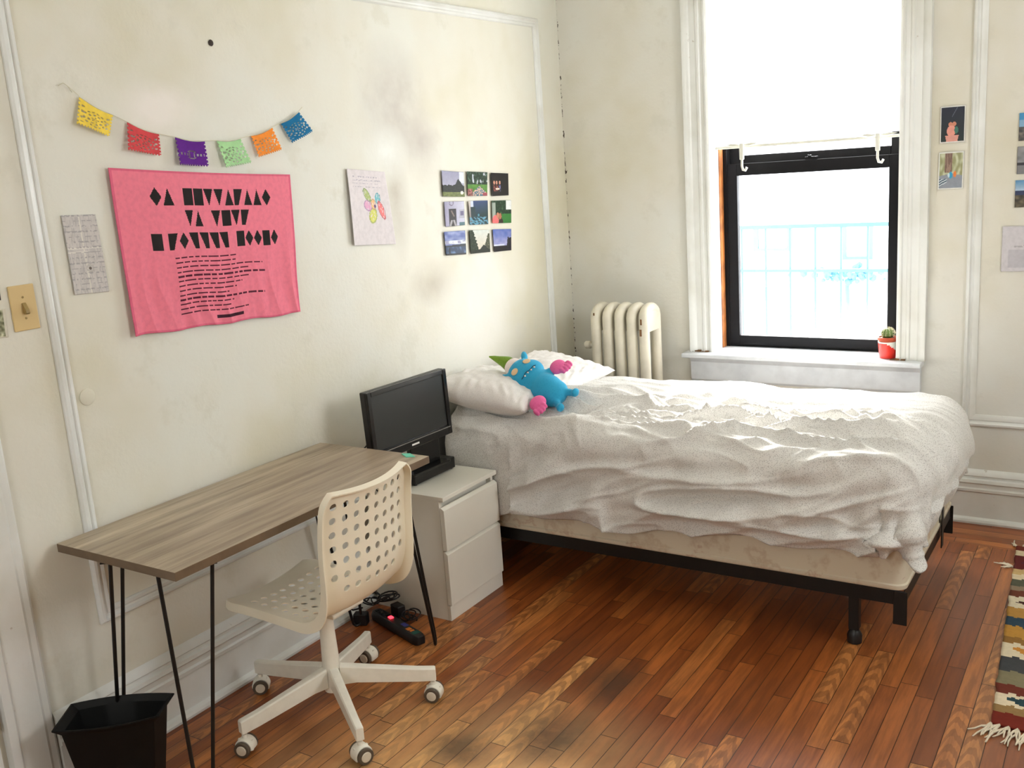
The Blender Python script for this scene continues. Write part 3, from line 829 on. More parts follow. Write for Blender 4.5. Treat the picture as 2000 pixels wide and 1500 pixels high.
# mount, gas column, base
bm = B(); bx(bm, -.10, .11, -.075, .075, .385, .402); bx(bm, -.05, .06, -.04, .04, .362, .385)
obj('seat_mount', bm, M['chair_metal'], ch, bevel=.006)
bm = B(); lathe(bm, [(.020, .352), (.020, .372)], 24); obj('column_collar', bm, M['dark'], ch, smooth='auto')
bm = B(); lathe(bm, [(.0, .08), (.030, .08), (.030, .17), (.029, .19), (.023, .345), (.022, .354), (.0, .354)], 32); obj('column', bm, M['chair_metal'], ch, smooth='auto')
angs = [-105, -34, 38, 111, 184]
RB = .335
for an in angs:
    a = math.radians(an); d = Vector((math.cos(a), math.sin(a), 0)); s = Vector((-d.y, d.x, 0))
    bm = B(); secs = []
    for (rr_, zt_, zb_, hw_) in ((.028, .168, .100, .017), (.08, .160, .102, .0165), (RB-.05, .126, .078, .0135), (RB+.008, .120, .074, .0130), (RB+.012, .117, .076, .0115)):
        c_ = d*rr_
        secs.append([bm.verts.new(c_+s*q*hw_+Vector((0, 0, z_))) for q, z_ in ((-1, zb_), (-1, zt_-.004), (-.7, zt_), (.7, zt_), (1, zt_-.004), (1, zb_))])
    for A_, B_ in zip(secs, secs[1:]):
        for k in range(6): bm.faces.new((A_[k], A_[(k+1) % 6], B_[(k+1) % 6], B_[k]))
    bm.faces.new(secs[0][::-1]); bm.faces.new(secs[-1])
    obj('base_arm', bm, M['chair_metal'], ch, smooth='auto', bevel=.001)
# casters (each with hood, two tyres, caps)
cast_rot = [200, 250, 20, 5, 40]
def caster(p, rz):
    e_loc = Matrix.Translation(p) @ Matrix.Rotation(rz, 4, 'Z')
    R0 = .0265
    bm = B()
    # hood: half cylinder over the wheels
    n = 20; hw = .020
    rows = []
    for side in (-hw, -hw*.8, hw*.8, hw):
        rr_ = R0+.004 - (.002 if abs(side) == hw else 0)
        rows.append([bm.verts.new((rr_*math.cos(math.radians(-25+215*k/n)), side, R0+rr_*math.sin(math.radians(-25+215*k/n)))) for k in range(n+1)])
    for A_, B_ in zip(rows, rows[1:]):
        for k in range(n): bm.faces.new((A_[k], A_[k+1], B_[k+1], B_[k]))
    for row in (rows[0], rows[-1]): bm.faces.new(row)
    bx(bm, -.024, .024, -.004, .004, .012, .050)
    lathe(bm, [(.009, .050), (.009, .068)], 12, (0, 0, 0))
    for v_ in bm.verts: v_.co = e_loc @ v_.co
    hood = obj('caster', bm, M['chair_metal'], ch, smooth='auto', angle=40)
    for sgn in (-1, 1):
        bm = B(); lathe(bm, [(.017, -.004), (R0-.001, -.004), (R0, -.002), (R0, .006), (R0-.002, .008), (.017, .008)], 28)
        T = e_loc @ Matrix.Translation((0, sgn*.0245, R0)) @ Matrix.Rotation(-sgn*PI/2, 4, 'X')
        for v_ in bm.verts: v_.co = T @ v_.co
        obj('tyre', bm, M['tyre'], hood, smooth='auto')
        bm = B(); lathe(bm, [(.0, -.003), (.0168, -.003), (.0168, .0085), (.015, .0105), (.0, .0115)], 24)
        for v_ in bm.verts: v_.co = T @ v_.co
        obj('hub_cap', bm, M['cap'], hood, smooth='auto')
for an, rz in zip(angs, cast_rot):
    a = math.radians(an)
    caster(Vector((RB*math.cos(a), RB*math.sin(a), .0006)), math.radians(rz))

# ------------------------------------------------------------------ waste bin
wb = thing('waste_bin', 'black plastic wastebasket standing on the floor beside the desk', 'bin')
C0 = Vector((.145, -3.405, 0)); C1 = Vector((.365, -3.205, 0)); C2 = Vector((.300, -3.100, 0)); C3 = Vector((.058, -3.285, 0))
ctr = (C0+C1+C2+C3)/4; ctr += Vector((.0, .0, 0))
def binring(s, z, nseg=12, bulge=.022):
    pts = []
    for a, b, bl in ((C0, C1, bulge), (C1, C2, .0), (C2, C3, bulge), (C3, C0, .0)):
        d = (b-a); n_ = Vector((d.y, -d.x, 0)).normalized()
        for k in range(nseg):
            t = k/nseg; p = a+d*t+n_*bl*4*t*(1-t)
            q = ctr+(p-ctr)*s; pts.append(Vector((q.x, q.y, z)))
    return pts
bm = B(); R_ = []
for s, z in ((.62, .001), (.86, .262), (.90, .268), (1.0, .281), (1.0, .285), (.97, .285), (.84, .268), (.60, .006)):
    R_.append([bm.verts.new(p) for p in binring(s, z)])
for a_, b_ in zip(R_, R_[1:]):
    n = len(a_)
    for k in range(n): bm.faces.new((a_[k], a_[(k+1) % n], b_[(k+1) % n], b_[k]))
bm.faces.new(R_[0][::-1]); bm.faces.new(R_[-1])
for v_ in bm.verts: v_.co.x = max(v_.co.x, .045)
obj('bin_body', bm, M['bin'], wb, smooth='auto', angle=30)

# ------------------------------------------------------------------ power strip and cables
ps = thing('power_strip', 'black power strip with a red light on the floor under the desk', 'power strip')
A_, B_ = Vector((.115, -1.985, 0)), Vector((.440, -2.098, 0)); d = (B_-A_).normalized(); s = Vector((-d.y, d.x, 0)); L_ = (B_-A_).length
def psp(a, b, z): p = A_+d*a+s*b; return (p.x, p.y, z)
bm = B(); pr = [(-.026, .001), (.026, .001), (.028, .022), (.020, .038), (-.020, .038), (-.028, .022)]
secs = []
for (a, k) in ((0, .6), (.012, .92), (.03, 1), (L_-.03, 1), (L_-.012, .92), (L_, .6)):
    secs.append([bm.verts.new(psp(a, b*k, .001+(z-.001)*(.75+.25*k))) for b, z in pr])
for P_, Q_ in zip(secs, secs[1:]):
    for k in range(6): bm.faces.new((P_[k], P_[(k+1) % 6], Q_[(k+1) % 6], Q_[k]))
bm.faces.new(secs[0][::-1]); bm.faces.new(secs[-1])
obj('strip_body', bm, M['dark'], ps, smooth='auto', bevel=.002)
def patch(name, a0, a1, b0, b1, z0, z1, mat):
    bm = B(); v = [bm.verts.new(psp(a, b, z)) for a in (a0, a1) for b in (b0, b1) for z in (z0, z1)]
    for f_ in ((0, 1, 3, 2), (4, 6, 7, 5), (0, 4, 5, 1), (2, 3, 7, 6), (0, 2, 6, 4), (1, 5, 7, 3)): bm.faces.new([v[i] for i in f_])
    return obj(name, bm, mat, ps, bevel=.0008)
patch('power_light', .115, .135, -.008, .008, .0382, .043, M['led'])
patch('sticker', .20, .235, -.004, .016, .0382, .0388, M['blue_sticker'])
patch('sticker', .25, .272, -.012, .008, .0382, .0388, M['orange_sticker'])
patch('sticker', .276, .288, -.010, .008, .0382, .0388, M['orange_sticker'])
patch('sticker', .295, L_-.025, -.014, .016, .0382, .0388, M['green_print'])
for k in range(4):
    patch('outlet', .02+.024*k, .036+.024*k, -.014, .014, .0382, .0392, M['gloss_black'])
def plug(loc, rz, label):
    e = thing('power_plug', label, 'plug', 'power adapters and cables by the nightstand')
    bm = B(); bx(bm, -.028, .028, -.019, .019, 0.001, .05)
    T = Matrix.Translation(loc) @ Matrix.Rotation(rz, 4, 'Z')
    for v_ in bm.verts: v_.co = T @ v_.co
    obj('adapter_body', bm, M['dark'], e, bevel=.004); return e
plug((.105, -2.06, 0), .4, 'black power adapter on the floor left of the power strip')
plug((.195, -1.935, 0), -.3, 'black power adapter between power strip and nightstand')
cl = []
def coil(name, label, cx, cy, cz, seed, n, r, spread, rad_=.0028):
    rnd = random.Random(seed); pts = []
    tot = n*18
    ph = [rnd.uniform(0, 6) for _ in range(6)]
    for k in range(tot+1):
        a = 2*PI*k/18; q = k/tot
        rr_ = r*(.75+.3*math.sin(a*.37+ph[0]))
        pts.append((cx+rr_*math.cos(a)+spread*math.sin(q*5+ph[1]), cy+rr_*.8*math.sin(a+.3*math.sin(q*9+ph[2]))+spread*.5*math.cos(q*4+ph[3]), cz+.0035+.004*(k/18)+.022*abs(math.sin(a*.5+ph[4]))*(.4+q)))
    bm = B(); tube(bm, pts, rad_, 7)
    return tag(obj(name, bm, M['dark'], smooth=True), label, 'cable', 'power adapters and cables by the nightstand')
coil('coiled_cable', 'tangled black cable heaped against the nightstand side', .27, -1.955, .0, 3, 4, .035, .015)
coil('coiled_cable', 'black cable loops piled on the wall side of the power strip', .155, -1.945, .052, 5, 5, .042, .02, .0033)
coil('coiled_cable', 'loose black cable loop on the floor behind the adapters near baseboard', .10, -1.99, .055, 8, 4, .04, .018, .003)
bm = B(); tube(bm, [(.05, -2.20, .72), (.045, -2.19, .55), (.05, -2.17, .35), (.055, -2.14, .20), (.062, -2.11, .09), (.075, -2.07, .06), (.09, -2.03, .056)], .0032, 8)
tag(obj('hanging_cable', bm, M['dark'], smooth=True), 'black cable hanging down the wall behind the desk to the adapters', 'cable')

# ------------------------------------------------------------------ bed
bed = thing('bed', 'single bed frame with dark metal rails and cream box spring by the window', 'bed')
BX0, BX1, BY0, BY1 = .05, 2.065, -1.447, -.49
bm = B()
# box spring with rounded vertical corners
def rrect(x0, x1, y0, y1, r, n=6):
    P_ = []
    for cx, cy, a0 in ((x1-r, y1-r, 0), (x0+r, y1-r, 90), (x0+r, y0+r, 180), (x1-r, y0+r, 270)):
        for k in range(n+1):
            a = math.radians(a0+90*k/n); P_.append((cx+r*math.cos(a), cy+r*math.sin(a)))
    return P_
def stack(bm, levels, x0, x1, y0, y1, r):
    R_ = []
    for ins, z in levels:
        R_.append([bm.verts.new((x, y, z)) for x, y in rrect(x0+ins, x1-ins, y0+ins, y1-ins, r)])
    for a_, b_ in zip(R_, R_[1:]):
        n = len(a_)
        for k in range(n): bm.faces.new((a_[k], a_[(k+1) % n], b_[(k+1) % n], b_[k]))
    bm.faces.new(R_[0][::-1]); bm.faces.new(R_[-1])
stack(bm, [(.010, .242), (.002, .246), (0, .254), (0, .262), (.005, .266), (.003, .33), (.004, .415), (.0, .420), (.0, .430), (.012, .436)], BX0, BX1, BY0, BY1, .04)
bs = obj('box_spring', bm, M['boxspring'], bed, smooth='auto', angle=50)
bm = B(); stack(bm, [(.02, .437), (.0, .45), (.0, .64), (.02, .665), (.05, .672)], BX0+.01, BX1-.01, BY0+.01, BY1-.01, .06)
obj('mattress', bm, M['dark_sheet'], bed, smooth='auto', angle=50)
# angle-iron rails
def rail(x0, x1, y0, y1):
    bm = B(); bx(bm, x0, x1, y0, y1, .188, .241); return obj('rail', bm, M['black_metal'], bed, bevel=.001)
rail(BX0+.02, BX1-.004, BY0+.012, BY0+.016); rail(BX0+.02, BX1-.004, BY1-.016, BY1-.012)
rail(BX1-.010, BX1-.006, BY0+.020, BY1-.020); rail(BX0+.03, BX0+.034, BY0+.02, BY1-.02)
bm = B(); bx(bm, 1.0, 1.04, BY0+.017, BY1-.017, .215, .235); obj('cross_rail', bm, M['black_metal'], bed)
for x in (.25, 1.885):
    for y in (BY0+.045, BY1-.045):
        bm = B(); bx(bm, x-.018, x+.018, y-.018, y+.018, .055, .215)
        lg = obj('leg', bm, M['black_metal'], bed, bevel=.002)
        bm = B(); lathe(bm, [(.014, .0), (.026, .002), (.027, .03), (.020, .045), (.012, .056)], 18, (x, y, .0005)); obj('glide', bm, M['dark'], lg, smooth='auto')
for y in (BY0+.012, BY1-.005):
    bm = B(); s_ = 1 if y < -1 else -1
    bx(bm, BX1-.042, BX1+.004, y-.003, y+.001, .115, .24)
    obj('foot_bracket', bm, M['black_metal'], bed, bevel=.002)
bm = B(); bx(bm, BX1+.004, BX1+.008, BY1-.30, BY1-.26, .16, .42); obj('foot_bracket', bm, M['black_metal'], bed, bevel=.001)

# comforter: one draped sheet, folds modelled in the mesh
ZT = .712
def sstep(a, b, x): t = max(0, min(1, (x-a)/(b-a))); return t*t*(3-2*t)
def ridge(x): return 1-2*abs((x % 1.0)-.5)
ER = .085     # rounding radius of the edge
def bend(dist):
    """distance past the start of the curve -> (outward, downward)"""
    if dist <= 0: return dist, 0
    q = ER*PI/2
    if dist < q: a = dist/ER; return ER*math.sin(a), ER*(1-math.cos(a))
    return ER, ER+(dist-q)
NEAR, FAR, FOOT, HEAD = BY0-.034, BY1+.02, BX1+.02, .17
def duvet_base(a, b):
    """a: 0..1 head to foot hem, b: 0..1 far hem to near hem"""
    # along x
    top_len = (FOOT-ER)-HEAD
    foot_drop = .33+.03*math.sin(b*9)
    tot = top_len+foot_drop; sx = a*tot
    dx = sx-top_len
    # along y
    wlen = (FAR-ER)-(NEAR+ER)
    xx = min(HEAD+sx, FOOT)
    nd = .475 - .055*sstep(.2, .7, xx) - .045*sstep(.9, 1.9, xx) + .012*math.sin(xx*8)+.008*math.sin(xx*19+1)
    fd = .20
    tt = fd+wlen+nd; sy = b*tt
    dyn = sy-(fd+wlen); dyf = fd-sy
    ox, zx = bend(dx)
    x = HEAD+sx if dx <= 0 else (FOOT-ER)+ox
    if dyn > 0: oy, zy = bend(dyn); y = NEAR+ER-oy
    elif dyf > 0: oy, zy = bend(dyf); y = FAR-ER+oy
    else: y = FAR-ER-(sy-fd); zy = 0
    z = zx+zy
    side = max(dyn, dyf, 0)
    if dx > 0 and side > 0:
        # round corner: the cloth hangs as a cone gathered into folds
        d = math.hypot(dx, side); an = math.atan2(side, dx)
        d = d*(1-.20*math.sin(2*an)**2)
        o_, z = bend(d)
        o_ += .030*math.sin(an*9+.6)*sstep(.08, .40, z)+.04*sstep(.05, .4, z)*math.sin(2*an)
        x = FOOT-ER+o_*math.cos(an); y = (NEAR+ER-o_*math.sin(an)) if dyn > 0 else (FAR-ER+o_*math.sin(an))
    if dx > 0:
        w_ = dx/(dx+side)
        x += (.070*math.sin(PI*min(1, z/.27))*sstep(.62, .2, abs(y+1.0)) + .015)*w_
    top = max(0, 1-z/.10)
    puff = .022*top*math.sin(PI*min(1, max(0, (y-NEAR)/(FAR-NEAR))))
    return Vector((x, y, ZT-z+puff)), z, dyn, dx
def duvet(a, b):
    e = .004
    P0, z, dyn, dx = duvet_base(a, b)
    Pa = duvet_base(min(a+e, 1), b)[0]-duvet_base(max(a-e, 0), b)[0]
    Pb = duvet_base(a, min(b+e, 1))[0]-duvet_base(a, max(b-e, 0))[0]
    N = Pb.cross(Pa)
    if N.length < 1e-9: N = Vector((0, 0, 1))
    N.normalize()
    if N.z < -.2: N = -N
    x, y, zz = P0
    h = 0.0
    topm = max(0.0, 1-z/.12); sidem = 1-topm
    # top: long shallow wrinkles running along the bed, strongest near the near edge
    wl_ = nz(x*1.6+3, y*9+nz(x*2.2, y*3, 5)*1.6, 2.3)
    band = math.exp(-((y+1.22)/.26)**2)
    h += topm*(wl_*.026*(.35+1.4*band))
    fine = ridge(y*11+x*1.1+1.5*nz(x*2.6, y*2.6, 7))**2*.030*band*(.35+1.1*max(0, nz(x*3, y*4, 9)+.25))
    fine += .007*ridge(y*27+x*3+2*nz(x*4, y*5, 12))**2*band*max(0, nz(x*4, y*5, 15)+.3)
    h += topm*fine
    cr = 1-abs(nz(x*1.7+.6*y, y*8+1.2*nz(x*2.5, y*2.5, 21), 31))
    cr2 = 1-abs(nz(x*4.2+y, y*13+1.5*nz(x*4, y*4, 22), 41))
    h += topm*(.034*cr**7*(.25+band) + .016*cr2**6*(.15+band))
    h += topm*.018*nz(x*2.3, y*2.5, 1)+.010*topm*nz(x*6, y*7, 4)
    # near side: folds slanting up toward the foot
    side = max(dyn, 0)
    wf = dx/(dx+side) if dx > 0 else 0.0
    hA = hB = 0.0
    if dyn > 0:
        th = math.radians(36-14*sstep(.3, 1.9, x))
        q = -x*math.sin(th)+zz*math.cos(th)
        wv = q*8.6 + 1.3*nz(x*1.7, zz*2.4, 3)
        dep = sidem*sstep(0, .2, z)
        hA += dep*(.040*(ridge(wv)**1.6-.35)*(.35+.9*abs(nz(x*1.9, zz*2.7, 8)+.35)) + .016*nz(x*5+q*8, q*20, 6))
        p_ = x*math.cos(th)+zz*math.sin(th)
        c1 = 1-abs(nz(p_*1.6+.5*nz(x*2, zz*2, 51), q*7.5, 52)); c2 = 1-abs(nz(p_*3.4, q*15+nz(x*3, zz*3, 53), 54))
        hA += dep*sstep(.50, .36, z)*(.034*c1**6+.014*c2**5)+dep*.008*c1**4
        hA += .008*sidem*nz(x*14, zz*10, 2)
        hA += .010*sidem*sstep(1.72, 2.02, x)*math.sin(x*50+zz*9)*sstep(.05, .3, z)
    if dx > 0:
        hB = sidem*(.016*math.sin(y*24+2*nz(y*2, zz*3, 5))*sstep(0, .25, z)+.012*nz(y*5, zz*6, 6))
    if dyn > 0 or dx > 0:
        h += hA*(1-wf)+hB*wf
        h = max(h, -.030)
    P = P0+N*h
    if P.x < .50 and z > .06: P.y = max(P.y, -1.493)
    if z > .1 and P.x < BX1+.010 and P.y > BY0-.012:
        if (BX1+.010-P.x) < (P.y-BY0+.012): P.x = BX1+.010
        else: P.y = BY0-.012
    return P
NA, NB = 330, 230
bm = B(); V = [[bm.verts.new(duvet(i/NA, j/NB)) for i in range(NA+1)] for j in range(NB+1)]
for j in range(NB):
    for i in range(NA): bm.faces.new((V[j][i], V[j][i+1], V[j+1][i+1], V[j+1][i]))
cf = obj('comforter', bm, M['duvet'], smooth=True)
sm = cf.modifiers.new('solid', 'SOLIDIFY'); sm.thickness = .010; sm.offset = 1 if False else -1
tag(cf, 'white crumpled comforter with fine grey dots draped over the bed', 'bedding')

# pillows
def pillow(name, label, centre, sx, sy, th, rot, seed):
    n = 56; bm = B()
    def P(u, v, s):
        # u,v in -1..1 ; pinched corners
        k = (1-abs(u)**2.6)**.5*(1-abs(v)**2.6)**.5 if abs(u) < 1 and abs(v) < 1 else 0
        pin = 1-.10*(1-abs(u)**2)*1.0; pin2 = 1-.10*(1-abs(v)**2)
        x = u*sx/2*(1-.07*(1-v*v)**1); x = u*sx/2*(.90+.10*abs(v)**2); y = v*sy/2*(.90+.10*abs(u)**2)
        # wrinkles radiating from corners and seams
        w = .010*nz(u*3+seed, v*3, s) + .006*nz(u*8+seed, v*7, s+4)
        edge = max(abs(u), abs(v))
        w += .010*sstep(.35, .95, edge)*ridge((u*4.5+v*2.0+nz(u*2, v*2, seed))*.9)*sstep(1.0, .85, edge)
        return Vector((x, y, s*th/2*k + w*(k > 0)*(s > 0)))
    top_ = [[bm.verts.new(P(-1+2*i/n, -1+2*j/n, 1)) for i in range(n+1)] for j in range(n+1)]
    bot = [[top_[j][i] if i in (0, n) or j in (0, n) else bm.verts.new(P(-1+2*i/n, -1+2*j/n, -1)) for i in range(n+1)] for j in range(n+1)]
    for j in range(n):
        for i in range(n):
            bm.faces.new((top_[j][i], top_[j][i+1], top_[j+1][i+1], top_[j+1][i]))
            bm.faces.new((bot[j][i], bot[j+1][i], bot[j+1][i+1], bot[j][i+1]))
    T = Matrix.Translation(centre) @ Matrix.Rotation(rot[2], 4, 'Z') @ Matrix.Rotation(rot[1], 4, 'Y') @ Matrix.Rotation(rot[0], 4, 'X')
    for v_ in bm.verts:
        v_.co = T @ v_.co; v_.co.x = max(v_.co.x, .006+.004*nz(v_.co.y*9, v_.co.z*9, 1)+.003)
    return tag(obj(name, bm, M['pillow'], smooth=True), label, 'pillow', 'pillows at the head of the bed')
pillow('pillow', 'near white pillow at the head of the bed, under the toy\'s head', (.300, -1.22, .795), .48, .54, .17, (math.radians(-4), math.radians(9), math.radians(6)), 1.3)
pillow('pillow', 'far white pillow at the head of the bed, beside the radiator', (.285, -.76, .775), .46, .46, .13, (math.radians(3), math.radians(8), math.radians(-4)), 5.7)

# ------------------------------------------------------------------ plush toy
toy = thing('plush_toy', 'blue plush monster with green horn and pink hands lying on the pillow', 'soft toy')
# local axes: Zl from feet to head, Xl toward its left, Yl out of its face
Hc = Vector((.390, -1.215, .893)); Fc = Vector((.625, -1.265, .797)); TS = 1.08
Zl = (Hc-Fc).normalized()
face = Vector((.30, -.66, .69)); Yl = (face-Zl*face.dot(Zl)).normalized(); Xl = Yl.cross(Zl)
T = Matrix((Xl, Yl, Zl)).transposed().to_4x4(); T.translation = (Hc+Fc)/2; T = T @ Matrix.Scale(TS, 4)
def ell(bm, c_, r, rot=None, n=3):
    bb = bmesh.ops.create_icosphere(bm, subdivisions=n, radius=1.0)
    Mx = Matrix.Translation(c_) @ (rot or Matrix.Identity(4)) @ Matrix.Diagonal((r[0], r[1], r[2], 1))
    bmesh.ops.transform(bm, matrix=Mx, verts=bb['verts'])
def soft(name, bm, mat, parent, vox=.006, smooth_it=6):
    o = obj(name, bm, mat, parent, smooth=True)
    r = o.modifiers.new('remesh', 'REMESH'); r.mode = 'VOXEL'; r.voxel_size = vox; r.use_smooth_shade = True
    s_ = o.modifiers.new('smooth', 'SMOOTH'); s_.factor = .6; s_.iterations = smooth_it
    o.matrix_world = T
    return o
bm = B()
ell(bm, (0, 0, .060), (.080, .055, .062)); ell(bm, (0, 0, .095), (.062, .050, .050))             # wide head
ell(bm, (0, 0, .01), (.060, .048, .06))
ell(bm, (0, .004, -.055), (.062, .052, .080))         # belly
ell(bm, (0, .002, -.095), (.060, .048, .050))
for sx in (-1, 1):
    ell(bm, (sx*.062, 0, .138), (.015, .014, .034), Matrix.Rotation(sx*.65, 4, 'Y'))   # ears
    ell(bm, (sx*.036, .012, -.150), (.015, .015, .032), Matrix.Rotation(-sx*.35, 4, 'Y'))
    ell(bm, (sx*.043, .022, -.174), (.019, .022, .014))
    ell(bm, (sx*.068, .004, -.008), (.030, .016, .020), Matrix.Rotation(sx*.5, 4, 'Y'))
tb = soft('toy_body', bm, M['felt_blue'], toy)
# hands with four stubby fingers
for sx in (-1, 1):
    bm = B(); hc = Vector((sx*.100, .012, -.022))
    if (T @ hc).y < Hc.y: hc = T.inverted() @ Vector((.583, -1.372, .792))
    ell(bm, hc, (.036, .020, .032))
    for k in range(4):
        ell(bm, hc+Vector((sx*(.016), 0, 0))+Vector((-.022+.0145*k, .004, -.030-.004*(k in (1, 2)))), (.0085, .013, .018))
    o = soft('hand', bm, M['felt_pink'], toy, .0035, 3)
bm = B(); ell(bm, (0, 0, .143), (.040, .036, .034)); ell(bm, (0, 0, .130), (.044, .036, .03))
soft('horn_base', bm, M['felt_white'], toy)
bm = B(); pts = [(0, 0, .163), (0, 0, .18), (.004, 0, .20), (.009, 0, .222), (.014, 0, .246), (.020, 0, .268)]
tube(bm, pts, .02, 20, radii=[.031, .028, .022, .016, .010, .003])
o = obj('horn', bm, M['felt_green'], toy, smooth='auto'); o.matrix_world = T
def onface(x, z):   # front of the head surface
    k = 1-(x/.082)**2-((z-.070)/.080)**2
    return .055*math.sqrt(max(k, .02))
for sx, ez in ((-1, .082), (1, .086)):
    bm = B(); ell(bm, (0, 0, 0), (.0165, .0025, .0150))
    x = sx*.034
    y = onface(x, ez)
    nrm = Vector((x/.082**2, y/.055**2, (ez-.070)/.080**2)).normalized()
    R_ = Vector((0, 1, 0)).rotation_difference(nrm).to_matrix().to_4x4()
    for v_ in bm.verts: v_.co = Matrix.Translation(Vector((x, y, ez))-nrm*.002) @ R_ @ v_.co
    o = obj('eye', bm, M['felt_beige'], toy, smooth=True); o.matrix_world = T
bm = B(); pts = []
for k in range(13):
    x = -.042+.084*k/12; z = .038+.002*math.sin(k)
    pts.append((x, onface(x, z)*.98+.0035, z))
tube(bm, pts, .0016, 6); o = obj('mouth', bm, M['thread'], toy, smooth=True); o.matrix_world = T
for x in (-.030, -.012, .006, .024):
    bm = B(); z = .034; y = onface(x, z)*.98+.003
    ell(bm, (x, y, z), (.0035, .002, .005), n=2); o = obj('tooth', bm, M['felt_white'], toy, smooth=True); o.matrix_world = T

# ------------------------------------------------------------------ things on the left wall
def mixc(a, b, t): return tuple(a[i]*(1-t)+b[i]*t for i in range(3))
# pink towel: a plain stand-in print of dark bars and fine rules
PINK = (238, 128, 148)
tl, tr, br, bl = (0, -2.844, 1.845), (0, -2.083, 1.792), (0, -2.111, 1.283), (0, -2.843, 1.322)
bl2 = bilerp(tl, tr, br, bl)
def towpos(u, v):
    p = bl2(u, v)
    low = sstep(.2, 1, v)
    w = .0085*(ridge(u*9.5+.5*math.sin(v*3)+.35*v+.55*nz(u*6, v*2.2, 1))**1.5-.3)*low*(.25+.9*abs(nz(u*5, v*1.5, 3)+.35)*1.6)
    w += .0022*nz(u*26, v*5, 4)*low
    w += .006*nz(u*7+v*1.5, v*2.2, 6)*(.3+low)
    sag = .004*math.sin(u*PI)*(1-v)
    return Vector((max(.0145+w, .003), p.y, p.z-sag+.003*math.sin(u*21)*v))
rnd = random.Random(4)
bars = []
for (v0, v1, segs) in ((.105, .215, [(.175, .30), (.345, .86)]), (.245, .350, [(.345, .445), (.49, .72)]), (.385, .490, [(.155, .215), (.24, .58), (.625, .89)])):
    for a, b in segs: bars.append((v0, v1, a, b))
rules = []
for k in range(13):
    v = .545+.0295*k; a = .265+.0; b = a+rnd.uniform(.28, .56); x = a
    while x < b:
        w = rnd.uniform(.02, .06); rules.append((v, min(x+w, b), x)); x += w+.008
# each bar is a row of plain geometric blocks: slabs, wedges, diamonds, slanted slabs
blocks = []
for v0, v1, a, b in bars:
    n = max(1, round((b-a)/.058)); w = (b-a)/n
    for k in range(n): blocks.append((v0, v1, a+k*w+.003, a+(k+1)*w-.003, rnd.randrange(6)))
def towcol(u, v):
    for v0, v1, a, b, kind in blocks:
        if v0 < v < v1 and a < u < b:
            x, y = (u-a)/(b-a), (v-v0)/(v1-v0)
            ink = True
            if kind == 1: ink = abs(x-.5) < .5*y
            elif kind == 2: ink = abs(x-.5) < .5*(1-y)
            elif kind == 3: ink = abs(x-.5)+abs(y-.5) < .52
            elif kind == 4: ink = x < 1-.55*y
            elif kind == 5: ink = x > .55*y
            if ink: return (34, 30, 30)
    for vv, b, a in rules:
        if abs(v-vv) < .0048 and a < u < b: return (84, 30, 48)
    if abs(v-.945) < .010 and .46 < u < .62: return (60, 26, 40)
    if u < .012 or u > .988 or v < .014 or v > .985: return (222, 104, 132)
    return PINK
tw = grid_print('tea_towel', 330, 230, towpos, towcol, M['towel'], thick=.002, ndir=(1, 0, 0), back=(214, 80, 118))
tag(tw, 'creased bright pink tea towel with bold black printed lines pinned to the wall', 'tea towel')

# papel picado bunting
flags = [
 ('yellow', (245, 214, 84), (-2.903, 2.052), (-2.797, 2.000), (-2.826, 1.936), (-2.933, 1.975)),
 ('red', (212, 74, 78), (-2.750, 1.980), (-2.637, 1.942), (-2.648, 1.874), (-2.772, 1.896)),
 ('purple', (98, 36, 140), (-2.576, 1.932), (-2.456, 1.917), (-2.465, 1.834), (-2.583, 1.844)),
 ('pale green', (172, 220, 160), (-2.405, 1.918), (-2.297, 1.923), (-2.273, 1.840), (-2.388, 1.828)),
 ('orange', (246, 146, 56), (-2.247, 1.932), (-2.140, 1.960), (-2.117, 1.882), (-2.230, 1.858)),
 ('blue', (24, 112, 160), (-2.095, 1.974), (-1.996, 2.016), (-1.942, 1.946), (-2.057, 1.905)),
]
def flag_mat(c): 
    t = NT('tissue_paper_%d_%d' % (int(c[0]), int(c[1]))); t.set(.8, 0, .2)
    t.base(t.ramp(t.noise(t.obj(), 40, 3), [(.3, lin([x*.93 for x in c])), (.6, lin(c))]))
    return t.m
for fi, (cn, col, a, b, c_, d_) in enumerate(flags):
    f3 = bilerp((0,)+a, (0,)+b, (0,)+c_, (0,)+d_)
    def fp(u, v, f3=f3, fi=fi):
        p = f3(u, v); return Vector((.010+.012*v+.004*math.sin(u*5+fi)*v, p.y, p.z-.006*math.sin(u*PI)*(1-v)))
    def keep(u, v, fi=fi):
        if v > .95 and int(u*24) % 2: return False
        if u < .05 and int(v*20) % 3 == 2 or u > .95 and int(v*20) % 3 == 2: return False
        x, y = u-.5, v-.55
        r = math.hypot(x, y*1.1); an = math.atan2(y, x)
        if fi == 2:
            if abs(y) < .04 and abs(x) > .12 and abs(x) < .42 and int((x+1)*18) % 2: return False
            if .15 < r < .20 and abs(math.sin(an)) > .6: return False
            if abs(y) < .09 and .06 < abs(x) < .11: return False
            return True
        if .30 < r < .35 and int((an+PI)*4.2) % 2: return False
        if .18 < r < .24 and int((an+PI)*2.6+fi) % 2: return False
        if r < .12 and int((an+PI)*2.2+fi) % 3 == 0: return False
        if abs(x) > .33 and int(v*14+u*3) % 3 == 0 and .2 < v < .85 and abs(x) < .42: return False
        return True
    o = grid_print('papel_picado_flag', 48, 40, fp, lambda u, v: (0, 0, 0), flag_mat(col), keep=keep)
    s_ = o.modifiers.new('solid', 'SOLIDIFY'); s_.thickness = .0006
    tag(o, '%s cut tissue paper flag hanging on the bunting string' % cn, 'paper flag', 'cut paper flags on the wall')
bm = B(); pts = [(.009, -2.935, 2.083), (.009, -2.903, 2.057)]
